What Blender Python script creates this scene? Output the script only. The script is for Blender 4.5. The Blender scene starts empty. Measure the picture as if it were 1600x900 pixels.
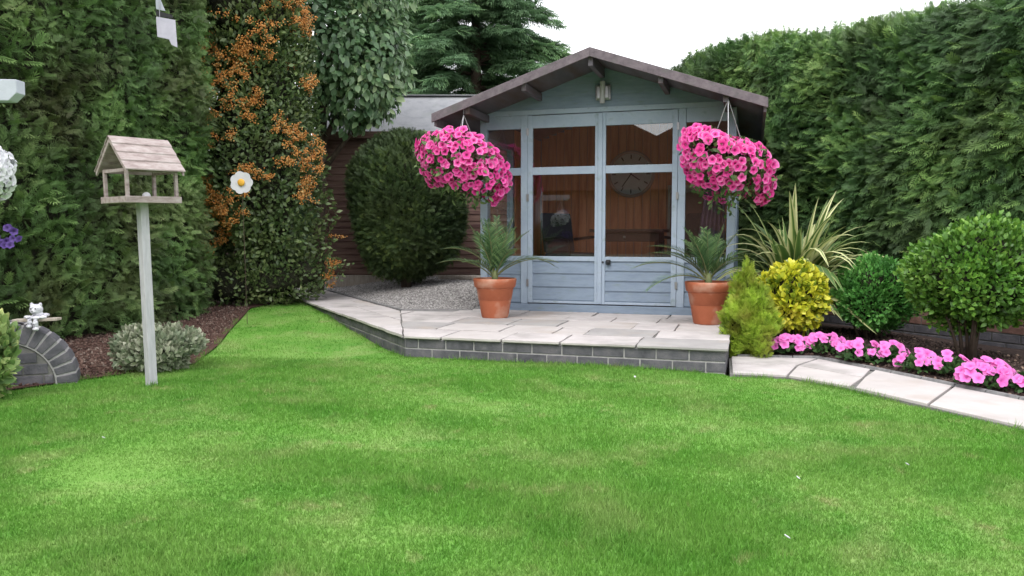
import bpy, math, random
import numpy as np
from mathutils import Vector, Matrix
from mathutils.geometry import delaunay_2d_cdt

random.seed(7); RNG = np.random.default_rng(11)
R = math.radians; PI = math.pi
sc = bpy.context.scene
COL = sc.collection

# ------------------------------------------------------------------ camera
CAMH = 0.95
cam_d = bpy.data.cameras.new("camera"); cam = bpy.data.objects.new("camera", cam_d); COL.objects.link(cam)
cam.location = (0, 0, CAMH); cam.rotation_euler = (R(90 - 3.95), 0, 0)
cam_d.sensor_width = 36; cam_d.lens = 1230 / 1600 * 36; cam_d.clip_start = 0.05; cam_d.clip_end = 600
sc.camera = cam

# ------------------------------------------------------------------ world, sun, exposure
w = bpy.data.worlds.new("World"); sc.world = w; w.use_nodes = True
nt = w.node_tree; nt.nodes.clear()
sky = nt.nodes.new('ShaderNodeTexSky'); sky.sky_type = 'NISHITA'; sky.sun_disc = False
sky.sun_elevation = R(48); sky.sun_rotation = R(205)
sky.air_density = 1.2; sky.dust_density = 3
tc = nt.nodes.new('ShaderNodeTexCoord'); nz = nt.nodes.new('ShaderNodeTexNoise'); nz.inputs['Scale'].default_value = 2.2
nz.inputs['Detail'].default_value = 5
rp = nt.nodes.new('ShaderNodeValToRGB')
rp.color_ramp.elements[0].position = 0.3; rp.color_ramp.elements[0].color = (14.0, 14.2, 14.8, 1)
rp.color_ramp.elements[1].position = 0.7; rp.color_ramp.elements[1].color = (17.5, 17.5, 17.8, 1)
mx = nt.nodes.new('ShaderNodeMix'); mx.data_type = 'RGBA'; mx.inputs[0].default_value = 0.88
bg = nt.nodes.new('ShaderNodeBackground'); bg.inputs['Strength'].default_value = 0.1
wo = nt.nodes.new('ShaderNodeOutputWorld')
nt.links.new(tc.outputs['Generated'], nz.inputs['Vector']); nt.links.new(nz.outputs['Fac'], rp.inputs[0])
nt.links.new(sky.outputs[0], mx.inputs[6]); nt.links.new(rp.outputs[0], mx.inputs[7])
nt.links.new(mx.outputs[2], bg.inputs[0]); nt.links.new(bg.outputs[0], wo.inputs[0])
sd = bpy.data.lights.new("sun", 'SUN'); sd.energy = 1.0; sd.angle = R(25); sd.color = (1, .96, .9)
sun = bpy.data.objects.new("sun", sd); COL.objects.link(sun)
sun.rotation_euler = Vector((0.35, 0.65, -0.95)).to_track_quat('-Z', 'Y').to_euler()
vs = sc.view_settings; vs.view_transform = 'Standard'; vs.look = 'None'; vs.gamma = 1; vs.use_curve_mapping = False
vs.exposure = 0.75
try: sc.cycles.max_bounces = 7; sc.cycles.transparent_max_bounces = 12
except Exception: pass

# ------------------------------------------------------------------ helpers
def tag(o, label=None, cat=None, group=None, kind=None):
    if label: o['label'] = label
    if cat: o['category'] = cat
    if group: o['group'] = group
    if kind: o['kind'] = kind
    return o
def empty(name, loc=(0, 0, 0), rz=0, label=None, cat=None, group=None):
    o = bpy.data.objects.new(name, None); COL.objects.link(o); o.empty_display_size = .1
    o.location = loc; o.rotation_euler = (0, 0, rz)
    return tag(o, label, cat, group)
def copy_tree(o, parent=None):
    c = o.copy(); COL.objects.link(c); c.parent = parent
    for ch in list(o.children): copy_tree(ch, c)
    return c

class NS:      # cheap smooth 3-D noise, about -1..1
    def __init__(s, freq, seed=0, n=9):
        r = np.random.default_rng(seed); d = r.normal(size=(n, 3)); d /= np.linalg.norm(d, axis=1)[:, None]
        s.k = d * freq * r.uniform(.6, 1.9, (n, 1)); s.p = r.uniform(0, 6.28, n); s.a = 1 / (n ** .5) * 1.2
    def __call__(s, P): return np.sin(np.asarray(P) @ s.k.T + s.p).sum(1) * s.a

def fast(name, V, F, m, parent=None, tint=None, smooth=False):
    V = np.asarray(V, dtype=np.float32); me = bpy.data.meshes.new(name)
    groups = F if isinstance(F, list) else [F]
    groups = [np.asarray(g, dtype=np.int32) for g in groups if len(g)]
    tot = np.concatenate([np.full(len(g), g.shape[1], dtype=np.int32) for g in groups])
    loops = np.concatenate([g.ravel() for g in groups])
    me.vertices.add(len(V)); me.vertices.foreach_set('co', V.ravel())
    me.loops.add(len(loops)); me.loops.foreach_set('vertex_index', loops)
    me.polygons.add(len(tot)); st = np.concatenate([[0], np.cumsum(tot)[:-1]]).astype(np.int32)
    me.polygons.foreach_set('loop_start', st)
    try: me.polygons.foreach_set('loop_total', tot)
    except Exception: pass
    if smooth: me.polygons.foreach_set('use_smooth', np.ones(len(tot), dtype=bool))
    if tint is not None:
        a = me.attributes.new('tint', 'FLOAT', 'POINT'); a.data.foreach_set('value', np.asarray(tint, dtype=np.float32))
    me.update(calc_edges=True); me.validate()
    me.materials.append(m)
    o = bpy.data.objects.new(name, me); COL.objects.link(o); o.parent = parent
    return o

class MB:
    def __init__(s): s.v = []; s.f = []
    def add(s, V, F):
        b = len(s.v); s.v += [tuple(v) for v in V]; s.f += [tuple(i + b for i in f) for f in F]
    def box(s, x0, x1, y0, y1, z0, z1, M=None):
        V = [Vector(p) for p in ((x0,y0,z0),(x1,y0,z0),(x1,y1,z0),(x0,y1,z0),(x0,y0,z1),(x1,y0,z1),(x1,y1,z1),(x0,y1,z1))]
        if M: V = [M @ p for p in V]
        s.add(V, [(0,3,2,1),(4,5,6,7),(0,1,5,4),(1,2,6,5),(2,3,7,6),(3,0,4,7)])
    def prism(s, pts, y0, y1):        # pts: (x,z) outline, extruded along y
        n = len(pts); V = [(x, y0, z) for x, z in pts] + [(x, y1, z) for x, z in pts]
        s.add(V, [tuple(range(n)), tuple(reversed(range(n, 2*n)))] + [(i, n+i, n+(i+1) % n, (i+1) % n) for i in range(n)])
    def slab(s, pts, z0, z1):         # pts: (x,y) outline counter-clockwise
        n = len(pts); f = lambda z, p: z(p) if callable(z) else z
        V = [(x, y, f(z0, (x, y))) for x, y in pts] + [(x, y, f(z1, (x, y))) for x, y in pts]
        s.add(V, [tuple(reversed(range(n))), tuple(range(n, 2*n))] + [(i, (i+1) % n, n+(i+1) % n, n+i) for i in range(n)])
    def tube(s, pts, rad, n=8, cap=True):
        pts = [Vector(p) for p in pts]; rad = rad if isinstance(rad, (list, tuple)) else [rad] * len(pts)
        V = []; up = Vector((0, 0, 1))
        for i, p in enumerate(pts):
            d = (pts[min(i+1, len(pts)-1)] - pts[max(i-1, 0)]).normalized()
            if abs(d.dot(up)) > .98: up = Vector((1, 0, 0))
            a = d.cross(up).normalized(); b = d.cross(a).normalized()
            for k in range(n):
                t = 2*PI*k/n; V.append(p + (a*math.cos(t) + b*math.sin(t)) * rad[i])
        F = [(i*n+k, i*n+(k+1) % n, (i+1)*n+(k+1) % n, (i+1)*n+k) for i in range(len(pts)-1) for k in range(n)]
        if cap: F += [tuple(reversed(range(n))), tuple(range((len(pts)-1)*n, len(pts)*n))]
        s.add(V, F)
    def lathe(s, prof, n=32, c=(0, 0, 0)):
        V = [(c[0]+r*math.cos(2*PI*k/n), c[1]+r*math.sin(2*PI*k/n), c[2]+z) for r, z in prof for k in range(n)]
        F = [(i*n+k, i*n+(k+1) % n, (i+1)*n+(k+1) % n, (i+1)*n+k) for i in range(len(prof)-1) for k in range(n)]
        s.add(V, F)
    def ball(s, c, r, n=10, m=7):
        r = r if isinstance(r, tuple) else (r, r, r)
        V = [(c[0], c[1], c[2]-r[2])]
        for j in range(1, m):
            a = PI*j/m
            V += [(c[0]+r[0]*math.sin(a)*math.cos(2*PI*k/n), c[1]+r[1]*math.sin(a)*math.sin(2*PI*k/n), c[2]-r[2]*math.cos(a)) for k in range(n)]
        V.append((c[0], c[1], c[2]+r[2])); L = len(V)-1
        F = [(0, 1+(k+1) % n, 1+k) for k in range(n)]
        F += [(1+j*n+k, 1+j*n+(k+1) % n, 1+(j+1)*n+(k+1) % n, 1+(j+1)*n+k) for j in range(m-2) for k in range(n)]
        F += [(L, 1+(m-2)*n+k, 1+(m-2)*n+(k+1) % n) for k in range(n)]
        s.add(V, F)
    def build(s, name, m, parent=None, bevel=0, smooth=False, seg=2):
        me = bpy.data.meshes.new(name); me.from_pydata(s.v, [], s.f); me.update()
        if smooth: me.polygons.foreach_set('use_smooth', [True]*len(me.polygons))
        me.materials.append(m); o = bpy.data.objects.new(name, me); COL.objects.link(o); o.parent = parent
        if bevel:
            b = o.modifiers.new('edge', 'BEVEL'); b.width = bevel; b.segments = seg; b.limit_method = 'ANGLE'
        return o

# ------------------------------------------------------------------ materials
def lin(r, g, b): return tuple(((c/255)/12.92 if c <= 10 else ((c/255+.055)/1.055)**2.4) for c in (r, g, b)) + (1,)
def pmat(name, cols, scale=8, rough=.7, bump=.2, bscale=40, stretch=None, spec=.3, metal=0, detail=6, bdist=.01, second=None):
    m = bpy.data.materials.new(name); m.use_nodes = True; t = m.node_tree; N = t.nodes; L = t.links
    b = N['Principled BSDF']; b.inputs['Roughness'].default_value = rough; b.inputs['Metallic'].default_value = metal
    b.inputs['Specular IOR Level'].default_value = spec
    c = N.new('ShaderNodeTexCoord'); mp = N.new('ShaderNodeMapping'); L.new(c.outputs['Object'], mp.inputs[0])
    if stretch: mp.inputs['Scale'].default_value = stretch
    n1 = N.new('ShaderNodeTexNoise'); n1.inputs['Scale'].default_value = scale; n1.inputs['Detail'].default_value = detail
    n1.inputs['Roughness'].default_value = .65
    L.new(mp.outputs[0], n1.inputs['Vector'])
    r = N.new('ShaderNodeValToRGB'); e = r.color_ramp.elements
    k = len(cols); e[0].position = .3; e[0].color = tuple(cols[0])[:3] + (1,); e[1].position = .7; e[1].color = tuple(cols[-1])[:3] + (1,)
    for i in range(1, k-1):
        q = e.new(.3 + .4*i/(k-1)); q.color = tuple(cols[i])[:3] + (1,)
    L.new(n1.outputs['Fac'], r.inputs[0]); out = r.outputs[0]
    if second:     # (colour, scale, lo, hi): patches of another colour, stains and weathering with their own shape
        n3 = N.new('ShaderNodeTexNoise'); n3.inputs['Scale'].default_value = second[1]; n3.inputs['Detail'].default_value = 4
        L.new(mp.outputs[0], n3.inputs['Vector'])
        mr = N.new('ShaderNodeMapRange'); mr.inputs[1].default_value = second[2]; mr.inputs[2].default_value = second[3]
        L.new(n3.outputs['Fac'], mr.inputs[0])
        q = N.new('ShaderNodeMix'); q.data_type = 'RGBA'; L.new(mr.outputs[0], q.inputs[0]); L.new(out, q.inputs[6])
        q.inputs[7].default_value = tuple(second[0])[:3] + (1,); out = q.outputs[2]
    L.new(out, b.inputs['Base Color'])
    if bump:
        n2 = N.new('ShaderNodeTexNoise'); n2.inputs['Scale'].default_value = bscale; n2.inputs['Detail'].default_value = 5
        L.new(mp.outputs[0], n2.inputs['Vector'])
        bp = N.new('ShaderNodeBump'); bp.inputs['Strength'].default_value = bump; bp.inputs['Distance'].default_value = bdist
        L.new(n2.outputs['Fac'], bp.inputs['Height']); L.new(bp.outputs[0], b.inputs['Normal'])
    return m
def tmat(name, stops, rough=.5, transl=.25, nscale=3, nmix=.3, ncol=None, spec=.4, coord='Object'):
    """colour from the per-leaf 'tint' value; a slow noise shifts whole clumps towards ncol"""
    m = bpy.data.materials.new(name); m.use_nodes = True; t = m.node_tree; N = t.nodes; L = t.links
    b = N['Principled BSDF']; b.inputs['Roughness'].default_value = rough; b.inputs['Specular IOR Level'].default_value = spec
    a = N.new('ShaderNodeAttribute'); a.attribute_name = 'tint'
    r = N.new('ShaderNodeValToRGB'); e = r.color_ramp.elements
    e[0].position = stops[0][0]; e[0].color = tuple(stops[0][1])[:3] + (1,); e[1].position = stops[-1][0]; e[1].color = tuple(stops[-1][1])[:3] + (1,)
    for p, c in stops[1:-1]:
        q = e.new(p); q.color = tuple(c)[:3] + (1,)
    L.new(a.outputs['Fac'], r.inputs[0]); out = r.outputs[0]
    if ncol:
        c = N.new('ShaderNodeTexCoord'); n = N.new('ShaderNodeTexNoise'); n.inputs['Scale'].default_value = nscale; n.inputs['Detail'].default_value = 3
        L.new(c.outputs[coord], n.inputs['Vector'])
        mr = N.new('ShaderNodeMapRange'); mr.inputs[1].default_value = .42; mr.inputs[2].default_value = .66; mr.inputs[4].default_value = nmix
        L.new(n.outputs['Fac'], mr.inputs[0])
        q = N.new('ShaderNodeMix'); q.data_type = 'RGBA'; L.new(mr.outputs[0], q.inputs[0]); L.new(out, q.inputs[6])
        q.inputs[7].default_value = tuple(ncol)[:3] + (1,); out = q.outputs[2]
    L.new(out, b.inputs['Base Color'])
    if transl:
        tr = N.new('ShaderNodeBsdfTranslucent'); L.new(out, tr.inputs[0]); ms = N.new('ShaderNodeMixShader'); ms.inputs[0].default_value = transl
        L.new(b.outputs[0], ms.inputs[1]); L.new(tr.outputs[0], ms.inputs[2]); L.new(ms.outputs[0], N['Material Output'].inputs[0])
    return m
def glass(name, refl=.07, tintc=(.93, .95, .95)):
    m = bpy.data.materials.new(name); m.use_nodes = True; t = m.node_tree; N = t.nodes; L = t.links; N.remove(N['Principled BSDF'])
    tr = N.new('ShaderNodeBsdfTransparent'); tr.inputs[0].default_value = tintc + (1,)
    g = N.new('ShaderNodeBsdfGlossy'); g.inputs['Roughness'].default_value = .01
    lw = N.new('ShaderNodeLayerWeight'); lw.inputs[0].default_value = .3
    pw = N.new('ShaderNodeMath'); pw.operation = 'POWER'; pw.inputs[1].default_value = 3; L.new(lw.outputs['Facing'], pw.inputs[0])
    ad = N.new('ShaderNodeMath'); ad.operation = 'ADD'; ad.inputs[1].default_value = refl; ad.use_clamp = True; L.new(pw.outputs[0], ad.inputs[0])
    ms = N.new('ShaderNodeMixShader'); L.new(ad.outputs[0], ms.inputs[0]); L.new(tr.outputs[0], ms.inputs[1]); L.new(g.outputs[0], ms.inputs[2])
    L.new(ms.outputs[0], N['Material Output'].inputs[0]); return m

M = {}
M['blue'] = pmat('blue_paint', [(0.156,0.204,0.276), (0.194,0.248,0.324), (0.216,0.275,0.353)], 5, .55, .25, 60, (1, 1, 5), second=((.17,.22,.24), 9, .55, .75))
M['blue_trim'] = pmat('pale_blue_paint', [(0.266,0.331,0.416), (0.342,0.405,0.490)], 6, .5, .15, 60, second=((.22,.28,.30), 12, .58, .75))
M['bargeboard'] = pmat('weathered_timber', [(0.093,0.075,0.088), (0.142,0.116,0.132), (0.184,0.153,0.169)], 14, .85, .4, 60, (1, 1, 1), second=((.10,.10,.095), 9, .55, .8))
M['eaves'] = pmat('grey_stained_board', [(0.084,0.078,0.092), (0.143,0.126,0.148)], 7, .8, .3, 40, (1, .2, 1), second=((.09,.06,.055), 5, .5, .68))
M['felt'] = pmat('roof_felt', [(0.186,0.192,0.208), (0.248,0.251,0.267), (0.279,0.282,0.294)], 5, .9, .4, 160, second=((.22,.23,.23), 3, .55, .72))
M['wood_in'] = pmat('varnished_pine', [(0.442,0.150,0.069), (0.624,0.234,0.106), (0.715,0.312,0.150)], 5, .45, .1, 40, (4, 4, .4))
M['wood_floor'] = pmat('interior_floor', [(.14,.06,.04), (.22,.10,.06)], 6, .5, .1, 40)
M['shed'] = pmat('red_brown_shed_board', [(0.104,0.060,0.053), (0.158,0.095,0.077), (0.180,0.121,0.103)], 6, .8, .3, 50, (.5, 1, 6), second=((.075,.035,.035), 4, .5, .7))
M['dark_fence'] = pmat('dark_fence_board', [(.035,.025,.022), (.06,.04,.035)], 8, .85, .3, 40)
M['pale_timber'] = pmat('pale_timber', [(.30,.255,.215), (.46,.41,.36)], 9, .8, .3, 60, (6, 1, 1))
M['brick_grey'] = pmat('blue_grey_brick', [(.055,.055,.065), (.10,.098,.112), (.15,.14,.155)], 10, .75, .35, 90, second=((.20,.19,.20), 7, .62, .8))
M['brick_red'] = pmat('weathered_red_brick', [(.11,.06,.05), (.19,.105,.085), (.23,.15,.13)], 9, .85, .35, 90)
M['mortar'] = pmat('mortar', [(0.276,0.265,0.270), (0.414,0.402,0.402)], 30, .95, .3, 120)
M['mortar_dark'] = pmat('dirty_mortar', [(0.117,0.117,0.111), (0.221,0.215,0.202)], 14, .95, .3, 120)
M['slab'] = pmat('pale_sandstone', [(0.358,0.327,0.326), (0.466,0.432,0.427), (0.520,0.484,0.480)], 3.2, .85, .25, 55, second=((.25,.24,.225), 2.6, .52, .80))
M['slab2'] = pmat('pale_sandstone_greyer', [(0.270,0.257,0.257), (0.370,0.354,0.346)], 4, .85, .25, 55, second=((.36,.31,.27), 3, .5, .75))
M['slab3'] = pmat('bleached_sandstone', [(0.399,0.368,0.360), (0.499,0.465,0.453)], 3, .85, .2, 55, second=((.36,.30,.26), 2.2, .54, .78))
M['kerb'] = pmat('edging_kerb', [(.12,.12,.125), (.24,.235,.235)], 20, .9, .35, 80)
M['soil'] = pmat('dark_soil', [(.028,.018,.016), (.06,.04,.034), (.085,.055,.046)], 22, .95, .8, 60, bdist=.03)
M['mulch'] = pmat('bark_mulch_bed', [(0.042,0.020,0.016), (0.090,0.045,0.035), (0.120,0.066,0.053)], 26, .95, .8, 60, bdist=.03)
M['terracotta'] = pmat('terracotta', [(0.344,0.099,0.047), (0.430,0.133,0.067)], 6, .65, .15, 40, second=((.50,.30,.22), 6, .52, .75))
M['potsoil'] = pmat('potting_soil', [(.03,.02,.015), (.06,.04,.03)], 30, .95, .6, 60)
M['white_wood'] = pmat('white_painted_post', [(0.361,0.361,0.387), (0.499,0.490,0.525)], 10, .65, .2, 50, (4, 4, .6), second=((.33,.32,.34), 8, .6, .75))
M['weather_wood'] = pmat('silvered_shingle', [(0.210,0.163,0.158), (0.327,0.271,0.260), (0.420,0.372,0.363)], 12, .85, .35, 60, (1, 3, 3))
M['bark'] = pmat('bark', [(.045,.032,.024), (.10,.075,.055)], 20, .9, .6, 50, (1, 1, .3), bdist=.02)
M['black_metal'] = pmat('black_metal', [(.015,.015,.017), (.03,.03,.033)], 10, .45, 0)
M['furn'] = pmat('dark_furniture', [(.012,.010,.014), (.028,.022,.026)], 10, .5, .05, 50)
M['furn_wood'] = pmat('mahogany_table', [(.03,.010,.008), (.055,.018,.013)], 10, .35, .05, 50)
M['cushion'] = pmat('chair_fabric', [(.03,.028,.045), (.05,.045,.065)], 40, .9, .2, 150)
M['chrome'] = pmat('brushed_metal', [(0.270,0.270,0.282), (0.360,0.360,0.372)], 30, .35, 0, metal=.7)
M['lampglass'] = pmat('frosted_tube', [(0.372,0.372,0.384), (0.432,0.432,0.444)], 10, .25, 0)
M['curtain'] = pmat('dark_curtain', [(.05,.03,.06), (.09,.055,.095)], 20, .9, .2, 80)
M['clockface'] = pmat('clock_face', [(.42,.41,.44), (.52,.51,.54)], 8, .5, 0)
M['rim'] = pmat('clock_rim', [(.35,.25,.22), (.45,.33,.29)], 8, .4, 0)
M['glass'] = glass('window_glass', .10)
M['plate'] = pmat('pale_plate', [(.40,.39,.47), (.50,.48,.57)], 12, .5, .1, 40)
M['beam_paint'] = pmat('pale_beam_paint', [(.34,.36,.42), (.43,.45,.52)], 8, .6, .15, 50)
M['ornament'] = pmat('painted_ornament', [(.12,.12,.16), (.55,.55,.60), (.74,.74,.78)], 34, .5, .1, 60, (1, 1, 2.2), detail=2)
M['wire'] = pmat('chain_metal', [(.30,.30,.33), (.42,.42,.45)], 10, .4, 0, metal=.5)
M['coir'] = pmat('coir_liner', [(.08,.055,.035), (.14,.10,.065)], 40, .95, .5, 90)
M['petal_white'] = pmat('white_petal', [(0.496,0.496,0.528), (0.592,0.592,0.616)], 10, .6, .05, 40)
M['petal_centre'] = pmat('yellow_centre', [(.60,.30,.03), (.72,.42,.06)], 10, .6, .1, 60)
M['tile'] = pmat('brown_roof_tile', [(.08,.035,.025), (.15,.065,.045)], 6, .8, .4, 14, (1, 1, 3))
M['housebrick'] = pmat('house_brick', [(.14,.075,.05), (.22,.12,.085)], 10, .9, .3, 60)
M['white_gloss'] = pmat('white_upvc', [(.70,.70,.70), (.78,.78,.78)], 5, .4, 0)
M['white_soffit'] = M['white_gloss']

# ------------------------------------------------------------------ ground heights and outlines
def sm(t): t = np.clip(t, 0, 1); return t*t*(3-2*t)
ROOT = Vector((0.888, 7.70)); A = R(17); U = Vector((math.cos(A), -math.sin(A))); Vv = Vector((math.sin(A), math.cos(A)))
PT = 0.175          # patio top
def g_lawn(x, y):
    return 0.125*sm((y-6.3)/3.0)*sm((0.3-x)/1.3) + .006*np.sin(x*2.1+y*1.3) + .004*np.sin(x*-3.3+y*4.1)
pA = Vector((-.82, 6.0)); pB = Vector((1.455, 5.31)); pathd = Vector((-.447, .894)); pathn = Vector((.894, .447))
pC = pA + pathd*.0
pBack0 = Vector((-1.13, 7.93))
def line_d(x, y): return (x-pBack0.x)*pathn.x + (y-pBack0.y)*pathn.y
def g_gravel(x, y):
    return .150 + .17*sm(line_d(x, y)/1.4)*sm((y-7.9)/1.5)
def cdt(outline, step, hf, name, m, jitter=.3, zoff=0., parent=None):
    n = len(outline); pts = [Vector(p) for p in outline]
    dense = []
    for i in range(n):
        a = pts[i]; b = pts[(i+1) % n]; k = max(1, int((b-a).length/step))
        dense += [a.lerp(b, j/k) for j in range(k)]
    edges = [(i, (i+1) % len(dense)) for i in range(len(dense))]
    xs = [p.x for p in pts]; ys = [p.y for p in pts]
    def inside(x, y):
        c = False
        for i in range(n):
            a = pts[i]; b = pts[i-1]
            if (a.y > y) != (b.y > y) and x < (b.x-a.x)*(y-a.y)/(b.y-a.y)+a.x: c = not c
        return c
    P = list(dense); x = min(xs)
    while x < max(xs):
        y = min(ys)
        while y < max(ys):
            q = (x+random.uniform(-jitter, jitter)*step, y+random.uniform(-jitter, jitter)*step)
            if inside(*q) and min((Vector(q)-d).length for d in dense) > step*.35: P.append(Vector(q))
            y += step
        x += step
    r = delaunay_2d_cdt(P, edges, [], 1, 1e-5)
    V = [(p.x, p.y, float(hf(p.x, p.y))+zoff) for p in r[0]]
    F = [f if (r[0][f[1]]-r[0][f[0]]).cross(r[0][f[2]]-r[0][f[0]]) > 0 else tuple(reversed(f)) for f in r[2]]
    return fast(name, V, np.array(F), m, parent, smooth=True)

# base sheet to the horizon
gm = pmat('far_ground', [(.05,.055,.03), (.09,.085,.05)], .6, .95, .5, 20)
mb = MB(); mb.box(-150, 150, -120, 180, -.40, -.12); tag(mb.build('ground', gm), kind='structure')

# lawn colour: one tree of noises in metres, shared by the turf sheet and the blades
def lawn_mat(name, blades):
    m = bpy.data.materials.new(name); m.use_nodes = True; t = m.node_tree; N = t.nodes; L = t.links
    b = N['Principled BSDF']; b.inputs['Roughness'].default_value = .6; b.inputs['Specular IOR Level'].default_value = .25
    c = N.new('ShaderNodeTexCoord')
    def noise(scale, det, ro=.6, off=0):
        mp = N.new('ShaderNodeMapping'); mp.inputs['Location'].default_value = (off, off, 0); mp.inputs['Scale'].default_value = (1, 1, .05)
        n = N.new('ShaderNodeTexNoise'); n.inputs['Scale'].default_value = scale; n.inputs['Detail'].default_value = det; n.inputs['Roughness'].default_value = ro
        L.new(c.outputs['Object'], mp.inputs[0]); L.new(mp.outputs[0], n.inputs['Vector']); return n.outputs['Fac']
    def mix(a, bcol, f, lo, hi, amt):
        mr = N.new('ShaderNodeMapRange'); mr.inputs[1].default_value = lo; mr.inputs[2].default_value = hi; mr.inputs[4].default_value = amt; L.new(f, mr.inputs[0])
        q = N.new('ShaderNodeMix'); q.data_type = 'RGBA'; L.new(mr.outputs[0], q.inputs[0])
        if isinstance(a, tuple): q.inputs[6].default_value = a
        else: L.new(a, q.inputs[6])
        q.inputs[7].default_value = bcol; return q.outputs[2]
    o = mix((.112, .285, .036, 1), (.170, .325, .064, 1), noise(1.1, 5), .35, .62, 1)
    o = mix(o, (.068, .220, .022, 1), noise(2.3, 7, .7, 7), .48, .70, .8)
    o = mix(o, (.25, .34, .11, 1), noise(2.6, 6, .6, 13), .50, .70, .8)
    o = mix(o, (.33, .31, .15, 1), noise(5, 4, .6, 29), .60, .75, .7)
    if blades:
        a = N.new('ShaderNodeAttribute'); a.attribute_name = 'tint'
        mr = N.new('ShaderNodeMapRange'); mr.inputs[3].default_value = .78; mr.inputs[4].default_value = 1.28; L.new(a.outputs['Fac'], mr.inputs[0])
        q = N.new('ShaderNodeVectorMath'); q.operation = 'SCALE'; L.new(o, q.inputs[0]); L.new(mr.outputs[0], q.inputs['Scale']); o = q.outputs[0]
        tr = N.new('ShaderNodeBsdfTranslucent'); L.new(o, tr.inputs[0]); ms = N.new('ShaderNodeMixShader'); ms.inputs[0].default_value = .3
        L.new(b.outputs[0], ms.inputs[1]); L.new(tr.outputs[0], ms.inputs[2]); L.new(ms.outputs[0], N['Material Output'].inputs[0])
    L.new(o, b.inputs['Base Color'])
    if not blades:
        bp = N.new('ShaderNodeBump'); bp.inputs['Strength'].default_value = .6; bp.inputs['Distance'].default_value = .02
        L.new(noise(60, 4), bp.inputs['Height']); L.new(bp.outputs[0], b.inputs['Normal'])
    return m

tip = pA + pathd*3.95
LAWN = [(-7, -6), (7, -6), (7, -1.5), (3.9, .2), (2.95, 2.7), (2.45, 3.78), (2.25, 4.26), (2.05, 4.76), (1.81, 5.10), (1.45, 5.22), (1.44, 5.33),
        (-.82, 6.01), (tip.x, tip.y), (tip.x-.18, tip.y-.25), (-2.92, 8.75), (-2.78, 8.0), (-2.62, 7.2), (-2.42, 6.3), (-2.30, 5.65), (-2.55, 5.3), (-2.83, 4.98), (-3.05, 4.72), (-3.6, 4.3), (-5.2, 3.2), (-7, 1.5)]
lawn = cdt(LAWN, .22, g_lawn, 'lawn', lawn_mat('turf', False)); tag(lawn, kind='structure')

def poly_in(P, poly):
    x, y = P[:, 0], P[:, 1]; c = np.zeros(len(P), bool); n = len(poly)
    for i in range(n):
        ax, ay = poly[i]; bx, by = poly[i-1]
        if ay == by: continue
        k = ((ay > y) != (by > y)) & (x < (bx-ax)*(y-ay)/(by-ay)+ax); c ^= k
    return c
def grass(n, y0, y1, xk):
    P = np.stack([RNG.uniform(-1, 1, n), RNG.uniform(y0, y1, n)], 1); P[:, 0] *= (P[:, 1]*.72+.55)*xk
    return P[poly_in(P, [(p[0], p[1]) for p in LAWN])]
P = np.concatenate([grass(330000, 1.5, 3.4, 1), grass(300000, 3.4, 6.0, 1), grass(120000, 6, 9.8, 1)])
n = len(P); base = np.stack([P[:, 0], P[:, 1], g_lawn(P[:, 0], P[:, 1])-.002], 1)
th = RNG.uniform(0, 2*PI, n); wd = RNG.uniform(.0011, .0022, n)*(1+P[:, 1]*.13); h = RNG.uniform(.008, .024, n)*(1+.25*NS(4, 5)(base))
ln = RNG.uniform(0, .9, n)*h; la = RNG.uniform(0, 2*PI, n)
s_ = np.stack([np.cos(th), np.sin(th), 0*th], 1)*wd[:, None]; l_ = np.stack([np.cos(la)*ln, np.sin(la)*ln, h], 1)
# longer untrimmed tufts against the step, the paths and the post
tb_ = []
for a_, b_, k_ in (((-.82, 5.985), (1.44, 5.295), 900), ((-.84, 6.0), (-2.5, 9.4), 700), ((1.46, 5.22), (1.80, 5.09), 260), ((1.80, 5.09), (2.03, 4.76), 260), ((2.03, 4.76), (2.25, 4.25), 350), ((2.25, 4.25), (2.95, 2.68), 800), ((-2.23, 4.82), (-2.20, 4.80), 60), ((-2.83, 4.98), (-2.30, 5.65), 300), ((-2.3, 5.65), (-2.8, 8.0), 500)):
    u_ = RNG.uniform(0, 1, (k_, 1)); tb_.append(np.array(a_)*(1-u_)+np.array(b_)*u_+RNG.normal(0, .012, (k_, 2))-np.array((0, .008)))
tb_ = np.concatenate(tb_); tb_ = tb_[NS(9, 71)(np.column_stack([tb_, tb_[:, 0]*0])) > -.25]; k_ = len(tb_)
base = np.concatenate([base, np.column_stack([tb_, g_lawn(tb_[:, 0], tb_[:, 1])-.003])]); th = RNG.uniform(0, 6.28, k_); hh = RNG.uniform(.02, .055, k_); ll = hh*RNG.uniform(.1, .9, k_); la = RNG.uniform(0, 6.28, k_)
s_ = np.concatenate([s_, np.stack([np.cos(th), np.sin(th), 0*th], 1)*.002]); l_ = np.concatenate([l_, np.stack([np.cos(la)*ll, np.sin(la)*ll, hh], 1)]); n = len(base)
V = np.stack([base-s_, base+s_, base+l_], 1).reshape(-1, 3); F = np.arange(3*n).reshape(-1, 3)
tt = RNG.uniform(0, 1, n); tint = np.stack([tt*.75, tt*.75, tt], 1).ravel()
tag(fast('grass', V, F, lawn_mat('grass_blades', True), tint=tint), 'short mown green grass of the lawn', 'grass', kind='stuff')

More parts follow.
